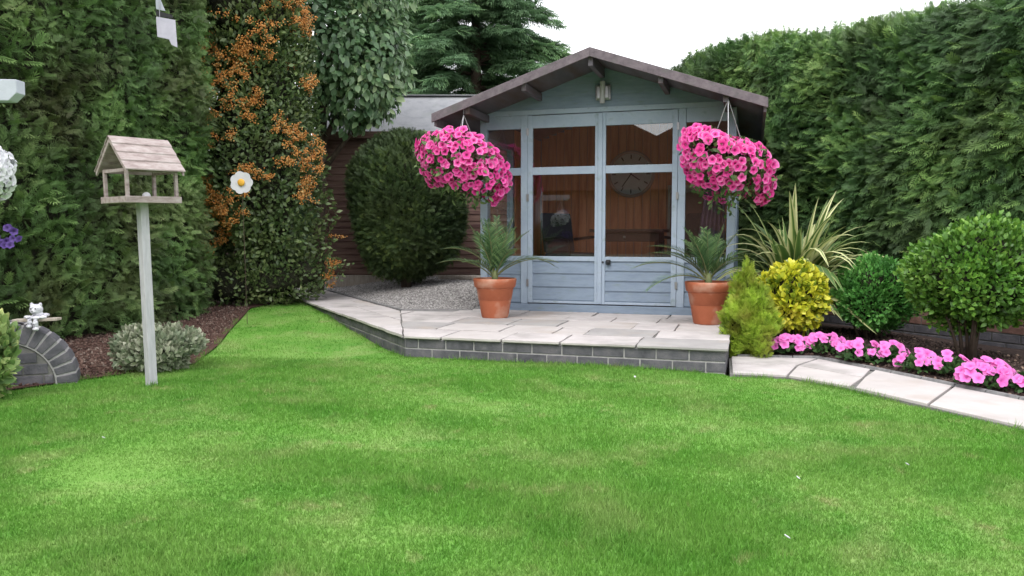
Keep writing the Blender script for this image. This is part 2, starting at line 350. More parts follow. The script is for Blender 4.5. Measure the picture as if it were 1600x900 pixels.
# ------------------------------------------------------------------ beds
def g_left(x, y): return g_lawn(x, y)*1.0 + .03 + .02*np.sin(x*5)*np.sin(y*4)
BEDL = [(-7, 1.5), (-5.2, 3.2), (-3.6, 4.3), (-3.05, 4.72), (-2.83, 4.98), (-2.55, 5.3), (-2.30, 5.65), (-2.42, 6.3), (-2.62, 7.2), (-2.78, 8.0), (-2.92, 8.75),
        (tip.x-.18, tip.y-.25), (tip.x, tip.y), (-3.3, 11), (-3.6, 14), (-9, 14), (-9, 1.5)]
tag(cdt(BEDL, .3, lambda x, y: g_lawn(x, y)+.012, 'mulch_bed', M['mulch']), kind='structure')
def g_right(x, y): return .02 + .05*sm((y-5)/2.5) + .015*np.sin(x*6+y*3)
BEDR = [(1.47, 5.95), (1.64, 5.97), (2.31, 5.86), (2.56, 5.24), (2.72, 4.78), (2.87, 4.40), (3.3, 3.4), (4.4, .9), (9, .9), (9, 14), (2.2, 14), (2.2, 7.6), (1.95, 7.2)]
tag(cdt(BEDR, .3, g_right, 'soil_bed', M['soil']), kind='structure')
tag(cdt([(-2.85, 10.9), (-3.0, 12.0), (-3.3, 15), (2.6, 15), (2.6, 11), (.36, 10.2), (-.40, 7.97), (-1.14, 7.94)], .25, g_gravel, 'gravel_base',
        pmat('gravel_base', [(.14,.135,.13), (.28,.27,.27)], 60, .95, .6, 90)), kind='structure')

# loose stones, chips
def rotm(n):
    q = RNG.normal(size=(n, 4)); q /= np.linalg.norm(q, axis=1)[:, None]; a, b, c, d = q.T
    return np.stack([np.stack([1-2*(c*c+d*d), 2*(b*c-a*d), 2*(b*d+a*c)], 1), np.stack([2*(b*c+a*d), 1-2*(b*b+d*d), 2*(c*d-a*b)], 1), np.stack([2*(b*d-a*c), 2*(c*d+a*b), 1-2*(b*b+c*c)], 1)], 1)
OCT = np.array([(1,0,0),(-1,0,0),(0,1,0),(0,-1,0),(0,0,1),(0,0,-1)], float)
OCTF = np.array([(0,2,4),(2,1,4),(1,3,4),(3,0,4),(2,0,5),(1,2,5),(3,1,5),(0,3,5)])
t_ = (1+5**.5)/2
ICO = np.array([(-1,t_,0),(1,t_,0),(-1,-t_,0),(1,-t_,0),(0,-1,t_),(0,1,t_),(0,-1,-t_),(0,1,-t_),(t_,0,-1),(t_,0,1),(-t_,0,-1),(-t_,0,1)], float)/1.902
ICOF = np.array([(0,11,5),(0,5,1),(0,1,7),(0,7,10),(0,10,11),(1,5,9),(5,11,4),(11,10,2),(10,7,6),(7,1,8),(3,9,4),(3,4,2),(3,2,6),(3,6,8),(3,8,9),(4,9,5),(2,4,11),(6,2,10),(8,6,7),(9,8,1)])
def blobs(name, P, size, m, T=ICO, TF=ICOF, squash=(1, .8, .6), parent=None, rot=True, smooth=False, jit=.15):
    n = len(P); k = len(T); X = T[None]*np.array(squash)*np.asarray(size).reshape(-1, 1, 1)*(1+RNG.uniform(-jit, jit, (n, k, 1)))
    if rot: X = np.einsum('nij,nkj->nki', rotm(n), X)
    V = (X+P[:, None]).reshape(-1, 3); F = (TF[None]+(np.arange(n)*k)[:, None, None]).reshape(-1, 3)
    return fast(name, V, F, m, parent, tint=np.repeat(RNG.uniform(0, 1, n), k), smooth=smooth)
def scatter_poly(n, poly, hf, lift=0.):
    xs = [p[0] for p in poly]; ys = [p[1] for p in poly]
    P = np.stack([RNG.uniform(min(xs), max(xs), n), RNG.uniform(min(ys), max(ys), n)], 1); P = P[poly_in(P, poly)]
    return np.column_stack([P, hf(P[:, 0], P[:, 1])+lift])
pebm = tmat('pebbles', [(0, (0.113,0.105,0.105)), (.4, (0.211,0.200,0.196)), (.8, (0.323,0.309,0.302)), (1, (0.436,0.421,0.407))], .8, 0)
GP = [(-2.6, 11.2), (-1.13, 7.99), (-.45, 7.99), (-.42, 8.2), (.2, 10.2), (.2, 11.3), (-2.6, 11.3)]
P = scatter_poly(42000, GP, g_gravel, .006)
tag(blobs('gravel', P, RNG.uniform(.009, .019, len(P)), pebm), 'loose grey gravel under the clipped yew', 'gravel', kind='stuff')
chipm = tmat('bark_chips', [(0, (0.035,0.018,0.015)), (.5, (0.099,0.054,0.041)), (.85, (0.157,0.099,0.079)), (1, (0.244,0.198,0.165))], .9, 0)
P = scatter_poly(16000, [(-3.9, 4.6), (-3.05, 4.78), (-2.83, 5.03), (-2.36, 5.65), (-2.48, 6.3), (-2.66, 7.2), (-2.82, 8.0), (-2.95, 8.8), (-4, 9), (-4.6, 5)], lambda x, y: g_lawn(x, y)+.016)
tag(blobs('bark_mulch', P, RNG.uniform(.008, .026, len(P)), chipm, OCT, OCTF, (1, .5, .25)), 'red brown bark chippings below the tall left hedge', 'bark mulch', kind='stuff')
clodm = tmat('soil_clods', [(0, (.025,.016,.014)), (.7, (.07,.045,.038)), (.95, (.11,.075,.06)), (1, (.28,.2,.15))], .95, 0)
P = scatter_poly(9000, [(1.75, 5.98), (2.3, 5.9), (2.56, 5.28), (2.72, 4.82), (2.9, 4.40), (4.2, 4.4), (3.3, 7.2), (2.0, 7.0)], lambda x, y: g_right(x, y)+.002)
tag(blobs('soil_clods', P, RNG.uniform(.006, .018, len(P)), clodm, squash=(1, .9, .7)), 'crumbs of dark soil in the flower border', 'soil', kind='stuff')

# ------------------------------------------------------------------ patio and path
def clip(poly, a, b):      # keep the part left of a->b
    out = []; d = b-a
    side = lambda p: d.x*(p.y-a.y)-d.y*(p.x-a.x)
    for i, p in enumerate(poly):
        q = poly[(i+1) % len(poly)]; sp, sq = side(p), side(q)
        if sp >= 0: out.append(p)
        if (sp >= 0) != (sq >= 0): out.append(p.lerp(q, sp/(sp-sq)))
    return out
def area(p): return sum(p[i].x*p[(i+1) % len(p)].y-p[(i+1) % len(p)].x*p[i].y for i in range(len(p)))/2
def inset(poly, d):
    res = poly
    for i in range(len(poly)):
        a, b = poly[i], poly[(i+1) % len(poly)]
        if (b-a).length < 1e-4: continue
        nn = Vector((-(b-a).y, (b-a).x)).normalized()*d
        res = clip(res, a+nn, b+nn)
        if len(res) < 3: return []
    return res
def rect_split(x0, y0, x1, y1, out, mn=.33, mx=.78):
    w_, h_ = x1-x0, y1-y0
    if (w_ <= mx and h_ <= mx*.75 and random.random() < .85) or (w_ < mn*1.6 and h_ < mn*1.6): out.append((x0, y0, x1, y1)); return
    if w_/1.35 > h_:
        c = x0+w_*random.choice((.38, .5, .62)); rect_split(x0, y0, c, y1, out); rect_split(c, y0, x1, y1, out)
    else:
        c = y0+h_*random.choice((.4, .5, .6)); rect_split(x0, y0, x1, c, out); rect_split(x0, c, x1, y1, out)
def slabs(parent, region, org, ax, ay, rects, names=('slab',)):
    bs = [MB(), MB(), MB()]
    reg = [Vector(p) for p in region]
    if area(reg) < 0: reg.reverse()
    for (x0, y0, x1, y1) in rects:
        p = [org+ax*x+ay*y for x, y in ((x0, y0), (x1, y0), (x1, y1), (x0, y1))]
        if area(p) < 0: p.reverse()
        for i in range(len(reg)):
            if len(p) < 3: break
            p = clip(p, reg[i], reg[(i+1) % len(reg)])
        if len(p) < 3 or area(p) < .01: continue
        p = inset(p, random.uniform(.004, .009))
        if len(p) < 3: continue
        # a slightly wavy riven outline
        q = []
        for i in range(len(p)):
            a, b = p[i], p[(i+1) % len(p)]; k = max(1, int((b-a).length/.12)); nn = Vector((-(b-a).y, (b-a).x)).normalized()
            for j in range(k):
                q.append(a.lerp(b, j/k)+(nn*random.uniform(-.008, .007) if j else nn*0))
        z = random.uniform(-.003, .003); tx, ty = random.uniform(-.004, .004), random.uniform(-.004, .004)
        random.choices(bs, (5, 2, 3))[0].slab([(v.x, v.y) for v in q], PT-.022, lambda s, z=z, tx=tx, ty=ty, c=p[0]: PT+z+(s[0]-c.x)*tx+(s[1]-c.y)*ty)
    for b, mm in zip(bs, ('slab', 'slab2', 'slab3')):
        if b.v: b.build('slabs', M[mm], parent, bevel=.004)
patio = empty('patio', (0, 0, 0)); tag(patio, kind='structure')
random.seed(21)
over = -.03
fA, fB = pA+Vv*over, pB+Vv*over+U*.02
reg = [fA, fB, fB+Vv*2.15, Vector((-.3, 8.07)), pBack0]
rects = []
rows = [(-.05, .42), (.42, .86), (.86, 1.36), (1.36, 1.75), (1.75, 2.35)]
cuts = [[-.3, .30, .78, 1.22, 1.77, 2.6], [-.9, .08, .62, 1.05, 1.30, 1.84, 2.6], [-1.2, -.5, .02, .55, .98, 1.6, 1.95, 2.6], [-1.5, -.7, -.2, .3, .9, 1.35, 1.75, 2.6], [-1.6, -.9, -.3, .4, 1.1, 1.8, 2.6]]
for (y0, y1), cs in zip(rows, cuts):
    rects += [(cs[i], y0, cs[i+1], y1) for i in range(len(cs)-1)]
slabs(patio, reg, pA, U, Vv, rects)
# diagonal path leaving to the back left, sharing the joint from the front corner to the gravel corner
preg = [fA, pBack0, pBack0+pathd*4.3, pA+pathn*-.03+pathd*5.2, pA+pathn*-.03+pathd*.0]
rects = []; x = -.6
while x < 5.6:
    ln_ = random.uniform(.45, .85); c = random.choice((0, .3, .45)); 
    if c: rects += [(x, -.05, x+ln_, c), (x, c, x+ln_, .75)]
    else: rects += [(x, -.05, x+ln_, .75)]
    x += ln_
slabs(patio, preg, pA, pathd, pathn, rects)
mb = MB()
mb.slab([tuple(p) for p in (pA+Vv*.03, pB+Vv*.03-U*.02, pB+Vv*2.2-U*.02, ROOT+U*1.3, ROOT-U*1.3+Vv*.1, Vector((-.45, 7.93)), pBack0)], -.15, PT-.012)
pr = [pA+pathn*.03, pBack0-pathn*.0, pBack0+pathd*4.3, pA+pathn*.03+pathd*5.2]
mb.slab([tuple(p) for p in pr], -.15, PT-.013)
mb.build('bed', M['mortar_dark'], patio)
def brick_run(parent, a, b, z0, courses, thick=.10, m='brick_grey', mm='mortar', L_=.215, H=.065, J=.010, inward=None, hf=None, start=0., name='brickwork'):
    d = (b-a); ln_ = d.length; d.normalize(); nn = inward
    Mx = Matrix(((d.x, nn.x, 0, a.x), (d.y, nn.y, 0, a.y), (0, 0, 1, 0), (0, 0, 0, 1)))
    br = MB(); mo = MB(); mo.box(.004, ln_-.004, .006, thick-.006, z0-.1, z0+courses*(H+J)-J*.6, Mx)
    for c in range(courses):
        x = start-(L_+J)/2*(c % 2)
        while x < ln_:
            x0 = max(0, x); x1 = min(ln_, x+L_)
            if x1-x0 > .02:
                j = random.uniform(-.0015, .0015)
                br.box(x0, x1, j, thick+j, z0+c*(H+J), z0+c*(H+J)+H, Mx)
            x += L_+J
    br.build(name, M[m], parent, bevel=.003, seg=1); mo.build('mortar', M[mm], parent)
brick_run(patio, pA, pB, 0.003, 2, inward=Vv)
brick_run(patio, pB, pB+Vv*2.2, 0.003, 2, inward=-U)
brick_run(patio, pA+pathd*4.4, pA, 0.003, 2, inward=pathn)
# gravel edging along the path
mb = MB(); e1 = pBack0+pathn*.004
Mx = Matrix(((pathd.x, pathn.x, 0, e1.x), (pathd.y, pathn.y, 0, e1.y), (0, 0, 1, 0), (0, 0, 0, 1)))
mb.box(0, 4.2, 0, .035, .05, PT+.012, Mx); mb.box(-1.13, -.40, 7.936, 7.965, .05, PT+.010)
tag(mb.build('path_edging', M['kerb'], bevel=.004), kind='structure')

# right-hand path, flush with the lawn
path = empty('path'); tag(path, kind='structure')
Lp = [(1.475, 5.235), (1.81, 5.12), (2.03, 4.79), (2.25, 4.28), (2.45, 3.80), (2.95, 2.72), (3.9, .2)]
Up = [(1.66, 5.93), (2.28, 5.82), (2.52, 5.22), (2.69, 4.76), (2.84, 4.38), (3.27, 3.38), (4.35, .9)]
quads = [([(1.475,5.235),(1.81,5.12),(2.02,5.52),(1.57,5.60)], 'slab'), ([(1.57,5.60),(2.02,5.52),(2.28,5.82),(1.66,5.93)], 'slab'),
         ([(1.81,5.12),(2.06,4.74),(2.28,5.05),(2.02,5.52)], 'slab3'), ([(2.02,5.52),(2.28,5.05),(2.47,5.36),(2.28,5.82)], 'slab'),
         ([(2.06,4.74),(2.27,4.24),(2.70,4.76),(2.47,5.36),(2.28,5.05)], 'slab3'),
         ([(2.27,4.24),(2.60,3.46),(3.06,3.88),(2.70,4.76)], 'slab3'), ([(2.60,3.46),(2.95,2.72),(3.40,3.10),(3.06,3.88)], 'slab'), ([(2.95,2.72),(3.5,1.3),(3.95,1.7),(3.40,3.10)], 'slab3')]
bs = {'slab': MB(), 'slab2': MB(), 'slab3': MB()}
for q, k in quads:
    p = inset([Vector(v) for v in q], .008)
    z = random.uniform(-.002, .003); bs[k].slab([(v.x, v.y) for v in p], -.03, .022+z)
for k, b in bs.items(): b.build('slabs', M[k], path, bevel=.004)
mb = MB(); mb.slab([(1.465, 5.24)]+Lp[1:]+Up[::-1]+[(1.64, 5.90)], -.1, .008); mb.build('bed', M['mortar_dark'], path)
mb = MB(); KP = [(1.72, 5.965), (2.32, 5.855), (2.56, 5.24), (2.73, 4.78), (2.88, 4.40), (3.31, 3.38), (4.1, 1.5)]
for a, b in zip(KP, KP[1:]):
    a, b = Vector(a), Vector(b); d = (b-a).normalized(); k = max(1, round((b-a).length/.22))
    for i in range(k):
        s0 = a.lerp(b, i/k); s1 = a.lerp(b, (i+1)/k); mb.tube([(s0.x, s0.y, .012), (s1.x-d.x*.006, s1.y-d.y*.006, .012+random.uniform(-.002, .003))], .024, 6)
tag(mb.build('kerb', M['kerb'], bevel=.003), kind='structure')

# ------------------------------------------------------------------ summerhouse
sh = empty('summerhouse', (ROOT.x-.015, ROOT.y+.004, PT-.003), -A, 'pale blue painted timber summerhouse with glazed double doors on the paved terrace', 'summerhouse')
D = 2.15; HW = 1.25; AP = 2.42; SL = .342; RH = 1.485
def roofz(x): return AP-SL*abs(x)
P_ = M['blue']; T_ = M['blue_trim']
mb = MB(); mb.box(-HW, HW, -.02, D, 0, .075); mb.build('plinth', P_, sh, bevel=.004)
mb = MB(); mb.box(-HW+.04, HW-.04, .05, D-.06, .0751, .09); mb.build('floor_boards', M['wood_floor'], sh)
def cladding(b, x0, x1, z0, z1, y, n, th=.018, axis='x'):
    hgt = (z1-z0)/n
    for i in range(n):
        za, zb = z0+i*hgt, z0+(i+1)*hgt
        if axis == 'x': pts = [(y-.006, za+.012), (y, za), (y+th, za), (y+th, zb), (y+.004, zb)]
        else: pts = [(y-.006, za+.012), (y, za), (y+th, za), (y+th, zb), (y+.004, zb)]
        m_ = len(pts)
        if axis == 'x': V = [(x0, p, q) for p, q in pts]+[(x1, p, q) for p, q in pts]
        else: V = [(p, x0, q) for p, q in pts]+[(p, x1, q) for p, q in pts]
        b.add(V, [tuple(range(m_)), tuple(reversed(range(m_, 2*m_)))]+[(k, m_+k, m_+(k+1) % m_, (k+1) % m_) for k in range(m_)])
ZB, ZR0, ZR1, ZT = .553, 1.36, 1.435, 1.82
# fixed side panels
for s, (xa, xb) in ((-1, (-1.178, -.819)), (1, (.797, 1.178))):
    b = MB(); cladding(b, xa, xb, .078, ZB-.05, .012, 3); b.build('side_panel', P_, sh)
    b = MB(); b.box(xa, xb, -.004, .036, ZB-.05, ZB); b.box(xa, xb, 0, .032, ZR0, ZR1); b.box(xa, xb, 0, .032, ZT, 1.95)
    f = b.build('window', T_, sh, bevel=.003)
    b = MB(); b.box(xa, xb, .016, .020, ZB, ZR0); b.box(xa, xb, .016, .020, ZR1, ZT); b.build('pane', M['glass'], f)
b = MB()
for x in (-1.214, 1.214): b.box(x-.036, x+.036, -.006, .066, .0752, roofz(1.25)-.05)
for x in (-.783, .760): b.box(x-.0355, x+.0365, -.008, .05, .0752, 1.9505)
b.box(-1.178, 1.178, -.012, .048, 1.9508, 2.0)
b.build('door_frame', T_, sh, bevel=.004)
# two doors
for s in (-1, 1):
    xa, xb = (-.745, -.016) if s < 0 else (-.012, .723)
    d = MB(); st = .050
    d.box(xa, xa+st, -.015, .022, .085, 1.945); d.box(xb-st, xb, -.015, .022, .085, 1.945)
    d.box(xa+st, xb-st, -.013, .020, ZT, 1.943); d.box(xa+st, xb-st, -.013, .020, ZR0, ZR1); d.box(xa+st, xb-st, -.014, .020, ZB-.045, ZB)
    d.box(xa+st, xb-st, -.013, .020, .086, .11)
    do = d.build('door', T_, sh, bevel=.003)
    b = MB(); cladding(b, xa+st, xb-st, .11, ZB-.045, -.002, 4 if s > 0 else 3, .016); b.build('door_boards', P_, do)
    b = MB(); b.box(xa+st, xb-st, .001, .005, ZB, ZR0); b.box(xa+st, xb-st, .001, .005, ZR1, ZT); b.build('pane', M['glass'], do)
    if s > 0:
        b = MB(); b.box(.052, .095, -.034, -.0135, .475, .525); b.box(.062, .085, -.055, -.034, .49, .512); b.build('door_lock', M['black_metal'], do, bevel=.004)
        b = MB(); b.ball((.020, -.022, .50), .011); b.build('door_knob', M['black_metal'], do, smooth=True)
    for z in (.25, 1.1, 1.75):
        b = MB(); hx = xa-.012 if s < 0 else xb-.012; b.box(hx, hx+.024, -.019, -.0135, z, z+.07); b.build('hinge', M['chrome'], do)
b = MB(); b.box(-.034, .008, -.030, -.0155, .09, 1.94); b.build('door_strip', T_, sh, bevel=.004)
# gable: lapped boards cut to the roof slope
b = MB(); z = 2.0
while z < AP-.05:
    z1 = min(z+.118, AP-.03)
    w0 = min(HW, (AP-.03-z)/SL); w1 = min(HW, max(.01, (AP-.03-z1)/SL))
    if z < 2.0+.1: pass
    V = [(-w0, -.004, z), (w0, -.004, z), (w1, .006, z1), (-w1, .006, z1), (-w0, .024, z), (w0, .024, z), (w1, .024, z1), (-w1, .024, z1)]
    b.add(V, [(0,1,2,3), (5,4,7,6), (4,0,3,7), (1,5,6,2), (3,2,6,7), (4,5,1,0)]); z = z1
b.build('gable_cladding', P_, sh)
# side walls
for s in (-1, 1):
    ox = s*HW; ix = s*(HW-.07); a_, c_ = sorted((ox, ix))
    b = MB(); wt = roofz(HW)-.045
    b.box(a_+.002, c_-.002, .068, D-.002, .0754, ZB); b.box(a_+.002, c_-.002, .95, D-.002, ZB, wt); b.box(a_+.002, c_-.002, .068, .95, 1.75, wt)
    wl = b.build('side_wall', P_, sh)
    b = MB(); b.box(a_, c_, .069, .11, ZB+.001, 1.749); b.box(a_, c_, .905, .949, ZB+.001, 1.749); b.box(a_, c_, .111, .904, ZB+.001, ZB+.045); b.box(a_, c_, .111, .904, 1.70, 1.749); b.box(a_, c_, .111, .904, ZR0, ZR0+.05)
    wf = b.build('window', T_, sh, bevel=.003)  # the right-hand window is unseen, added to let daylight into the interior
    b = MB(); mxx = (a_+c_)/2; b.box(mxx-.002, mxx+.002, .111, .904, ZB+.045, ZR0); b.box(mxx-.002, mxx+.002, .111, .904, ZR0+.05, 1.70); b.build('pane', M['glass'], wf)
    b = MB(); xi = s*(HW-.071); xj = s*(HW-.085); x0, x1 = sorted((xi, xj)); y = .96
    while y < D-.1: b.box(x0, x1, y, min(y+.095, D-.08), .0905, wt-.01); y += .099
    y = .07
    while y < .9: b.box(x0, x1, y, y+.085, .0905, ZB-.002); y += .099
    b.build('wall_lining', M['wood_in'], sh, bevel=.003, seg=1)
# back wall
b = MB(); b.box(-HW+.002, HW-.002, D-.05, D, .0756, 1.94); b.prism([(-HW+.003, 1.9405), (HW-.003, 1.9405), (0, AP-.03)], D-.05, D); b.build('back_wall', P_, sh)
b = MB(); x = -HW+.09
while x < HW-.1:
    b.box(x, min(x+.094, HW-.088), D-.066, D-.0505, .0905, min(roofz(x), roofz(x+.094))-.05); x += .098
b.build('back_lining', M['wood_in'], sh, bevel=.003, seg=1)
# pale timber frame with a mauve panel on the back wall
b = MB(); fx0, fx1 = .42, .98
b.box(fx0, fx0+.035, D-.09, D-.067, .35, 1.36); b.box(fx1-.035, fx1, D-.09, D-.067, .35, 1.36); b.box(fx0+.035, fx1-.035, D-.088, D-.067, 1.27, 1.36); b.box(fx0+.035, fx1-.035, D-.088, D-.067, .35, .39)
bwf = b.build('back_frame', M['pale_timber'], sh, bevel=.003)
b = MB(); b.box(fx0+.035, fx1-.035, D-.074, D-.0672, .39, 1.27); b.build('panel', pmat('mauve_panel', [(.20,.10,.09), (.28,.15,.13)], 4, .6, 0), bwf)
# roof
OV = .60
for s in (-1, 1):
    b = MB(); pts = [(0, AP-.022), (s*RH, AP-.022-SL*RH), (s*RH, AP-.045-SL*RH), (0, AP-.045)]
    if s < 0: pts.reverse()
    b.prism(pts, -OV, D+.12); b.build('roof_boards', M['eaves'], sh)
    b = MB(); pts = [(0, AP), (s*(RH+.02), AP-SL*(RH+.02)), (s*(RH+.02), AP-.0215-SL*(RH+.02)), (0, AP-.0215)]
    if s < 0: pts.reverse()
    b.prism(pts, -OV-.015, D+.14); b.build('roof_felt', M['felt'], sh)
    # bargeboard
    b = MB(); pts = [(0, AP+.008), (s*(RH+.03), AP+.008-SL*(RH+.03)), (s*(RH+.03), AP-.074-SL*(RH+.03)), (0, AP-.074)]
    if s < 0: pts.reverse()
    b.prism(pts, -OV-.040, -OV-.016); b.build('bargeboard', M['bargeboard'], sh, bevel=.003)
    for xx in (.62, 1.17):
        b = MB(); x_ = s*xx; b.box(x_-.022, x_+.022, -OV+.004, -.008, roofz(x_)-.125, roofz(x_)-.054); b.build('purlin', M['eaves'], sh, bevel=.003)
    b = MB(); b.box(*sorted((s*(RH-.005), s*(RH+.018))), -OV, D+.12, AP-SL*RH-.115, AP-SL*RH-.03); b.build('eaves_board', M['bargeboard'], sh, bevel=.002)
b = MB(); b.box(-.022, .022, -OV+.004, -.008, AP-.15, AP-.056); b.build('ridge_beam', M['eaves'], sh, bevel=.003)
# bulkhead lamp on the gable
lp = empty('wall_lamp', (0, 0, 0), 0, 'small silver bulkhead lamp fixed under the summerhouse gable', 'lamp')
lp.location = Vector((ROOT.x, ROOT.y, PT)).to_3d() + Vector((U.x*-.005-Vv.x*.006, U.y*-.005-Vv.y*.006, 0)) + Vector((0, 0, 2.055)); lp.rotation_euler.z = -A
b = MB(); b.box(-.075, .075, -.03, -.002, 0, .145); b.build('back_plate', M['chrome'], lp, bevel=.01)
b = MB(); b.tube([(0, -.055, -.035), (0, -.055, .175)], .026, 14); b.build('lamp_tube', M['lampglass'], lp, smooth=False, bevel=.006)
b = MB(); b.box(-.06, .06, -.05, -.031, .01, .135); b.build('reflector', M['chrome'], lp, bevel=.012)

def LW(t, d, z=0): p = ROOT+U*t+Vv*d; return (p.x, p.y, PT+z)
# interior furniture
FZ = .0885
def chair(name, t, d, rz, label):
    r = empty(name, LW(t, d, FZ), -A+rz, label, 'chair', 'dark chairs inside the summerhouse')
    b = MB(); b.box(-.23, .23, -.22, .22, .40, .47); b.build('seat', M['cushion'], r, bevel=.02)
    b = MB(); Mx = Matrix.Translation((0, .2, .47)) @ Matrix.Rotation(-.18, 4, 'X'); b.box(-.23, .23, -.02, .035, 0, .46, Mx); b.build('backrest', M['cushion'], r, bevel=.02)
    for sx in (-1, 1):
        for sy in (-1, 1):
            b = MB(); b.tube([(sx*.20, sy*.19, .40), (sx*.22, sy*.22, 0)], .016, 8); b.build('leg', M['furn'], r)
        b = MB(); b.tube([(sx*.25, .22, .62), (sx*.26, -.1, .65), (sx*.25, -.2, .61), (sx*.24, -.2, .42)], .017, 8); b.build('armrest', M['furn'], r, smooth=True)
    return r
chair('garden_chair', -.56, 1.15, 1.0, 'dark padded chair left of the table behind the left door glass')
chair('garden_chair', .66, 1.45, -.7, 'dark padded chair right of the table behind the right door glass')
tb = empty('table', LW(.09, 1.15, FZ), -A, 'dark mahogany table inside the summerhouse behind the doors', 'table')
b = MB(); b.box(-.40, .40, -.30, .30, .70, .735); b.build('tabletop', M['furn_wood'], tb, bevel=.008)
b = MB(); b.box(-.35, .35, -.25, .25, .60, .699); b.build('apron', M['furn_wood'], tb, bevel=.004)
for sx in (-1, 1):
    for sy in (-1, 1):
        b = MB(); b.tube([(sx*.33, sy*.23, .62), (sx*.335, sy*.235, .3), (sx*.35, sy*.25, 0)], [.028, .022, .018], 8); b.build('leg', M['furn_wood'], tb)
b = MB(); b.ball((-.02, -.262, .65), .015); b.build('drawer_knob', M['chrome'], tb, smooth=True)
ck = empty('wall_clock', LW(-.04, D-.068, 1.50), -A, 'large round pale clock on the pine back wall of the summerhouse', 'clock')
Mx = Matrix.Rotation(R(90), 4, 'X')
b = MB(); b.lathe([(0, 0), (.25, 0), (.25, .018), (0, .018)], 40); b.v = [tuple(Mx @ Vector(v)) for v in b.v]; b.build('dial', M['clockface'], ck)
b = MB(); b.lathe([(.25, 0), (.285, 0), (.285, .03), (.27, .036), (.25, .024), (.25, 0)], 40); b.v = [tuple(Mx @ Vector(v)) for v in b.v]; b.build('rim', M['rim'], ck, smooth=True)
for k in range(12):
    a = 2*PI*k/12; b = MB(); Mr = Matrix.Rotation(a, 4, 'Y'); b.box(-.007, .007, -.023, -.0185, .185, .235, Mr); b.build('hour_mark', M['furn'], ck)
for a, l in ((R(125), .13), (R(215), .19)):
    b = MB(); b.box(-.006, .006, -.026, -.0235, -.02, l, Matrix.Rotation(a, 4, 'Y')); b.build('clock_hand', M['furn'], ck)
# dark curtain behind the right side pane
b = MB(); nx = 26; V = []; 
for j in range(9):
    z = .09+j/8*1.55
    for i in range(nx):
        u_ = i/(nx-1); x = 1.14-(.33-.20*j/8)*(1-u_); V.append((x, .17+.018*math.sin(u_*38)+.01*math.sin(u_*11+j), z))
m_ = len(V); V += [(x, y+.004, z) for x, y, z in V]
F = [(j*nx+i, j*nx+i+1, (j+1)*nx+i+1, (j+1)*nx+i) for j in range(8) for i in range(nx-1)]; F += [tuple(reversed([q+m_ for q in f])) for f in F]
b.add(V, F); cu = b.build('curtain', M['curtain'], smooth=True); cu.location = LW(0, 0, 0); cu.rotation_euler.z = -A
tag(cu, 'dark purple curtain drawn aside behind the right side pane', 'curtain')

# ------------------------------------------------------------------ shed behind the yew
sd_ = empty('shed', (-2.70, 11.3, 0), 0, 'red brown shiplap shed with pale felt roof behind the clipped yew', 'shed')
b = MB(); cladding(b, 0, 3.4, .36, 2.36, 0, 21); b.build('front_wall', M['shed'], sd_)
b = MB(); cladding(b, 0.0, 2.0, .36, 2.36, 0, 21, axis='y'); b.build('side_wall', M['shed'], sd_)
b = MB(); b.box(.03, 3.4, .03, 2.0, .2, 2.34); b.build('shed_body', M['dark_fence'], sd_)
b = MB(); b.box(-.03, .06, -.022, -.0065, .36, 2.36); b.build('corner_post', M['shed'], sd_, bevel=.003)
b = MB(); b.box(-.02, 3.4, -.03, .02, .19, .355); b.build('base_board', M['pale_timber'], sd_, bevel=.004)
b = MB(); pts = []
V = []
b.add([(.02, -.18, 2.33), (3.5, -.18, 2.33), (3.5, 1.0, 3.02), (.02, 1.0, 3.02), (.02, -.18, 2.36), (3.5, -.18, 2.36), (3.5, 1.0, 3.06), (.02, 1.0, 3.06)], [(0,3,2,1),(4,5,6,7),(0,1,5,4),(1,2,6,5),(2,3,7,6),(3,0,4,7)])
b.add([(.02, 1.0, 3.02), (3.5, 1.0, 3.02), (3.5, 2.2, 2.33), (.02, 2.2, 2.33), (.02, 1.0, 3.06), (3.5, 1.0, 3.06), (3.5, 2.2, 2.36), (.02, 2.2, 2.36)], [(0,3,2,1),(4,5,6,7),(0,1,5,4),(1,2,6,5),(2,3,7,6),(3,0,4,7)])
rf = b.build('roof', M['felt'], sd_)
b = MB()   # overlapping felt strips
for k in range(2):
    y0 = -.19+.42*k; z0 = 2.364+.42*k*.5932; y1 = y0+.60; z1 = z0+.60*.5932
    b.add([(.0, y0, z0+.003), (3.52, y0, z0+.003), (3.52, y1, z1+.001), (.0, y1, z1+.001), (.0, y0, z0+.011-.003*k), (3.52, y0, z0+.011-.003*k), (3.52, y1, z1+.005), (.0, y1, z1+.005)], [(0,3,2,1),(4,5,6,7),(0,1,5,4),(1,2,6,5),(2,3,7,6),(3,0,4,7)])
b.box(0, 3.52, .93, 1.07, 3.062, 3.075); b.build('felt_strips', M['felt'], rf)
b = MB(); b.box(.01, 3.45, -.20, -.182, 2.28, 2.375); b.build('fascia', M['shed'], sd_, bevel=.003)

fe = empty('fence', (-6.5, 13.2, 0), 0, 'dark timber fence in the gap left of the shed', 'fence')  # dark board panel added so no sky shows through the gap
b = MB(); x = 0
while x < 6: b.box(x, x+.115, 0, .02, .1, 2.0); x += .12
b.build('boards', M['dark_fence'], fe); b = MB()
for x in (0, 2, 4, 5.9): b.box(x, x+.09, .021, .11, 0, 2.05)
b.build('posts', M['dark_fence'], fe)
b = MB(); b.tube([(-.98, 10.7, .335), (-.5, 10.45, .345), (-.12, 10.3, .335)], [.055, .06, .05], 10); tag(b.build('log', M['pale_timber'], smooth=True), 'pale fallen log on the gravel between yew and summerhouse', 'log')

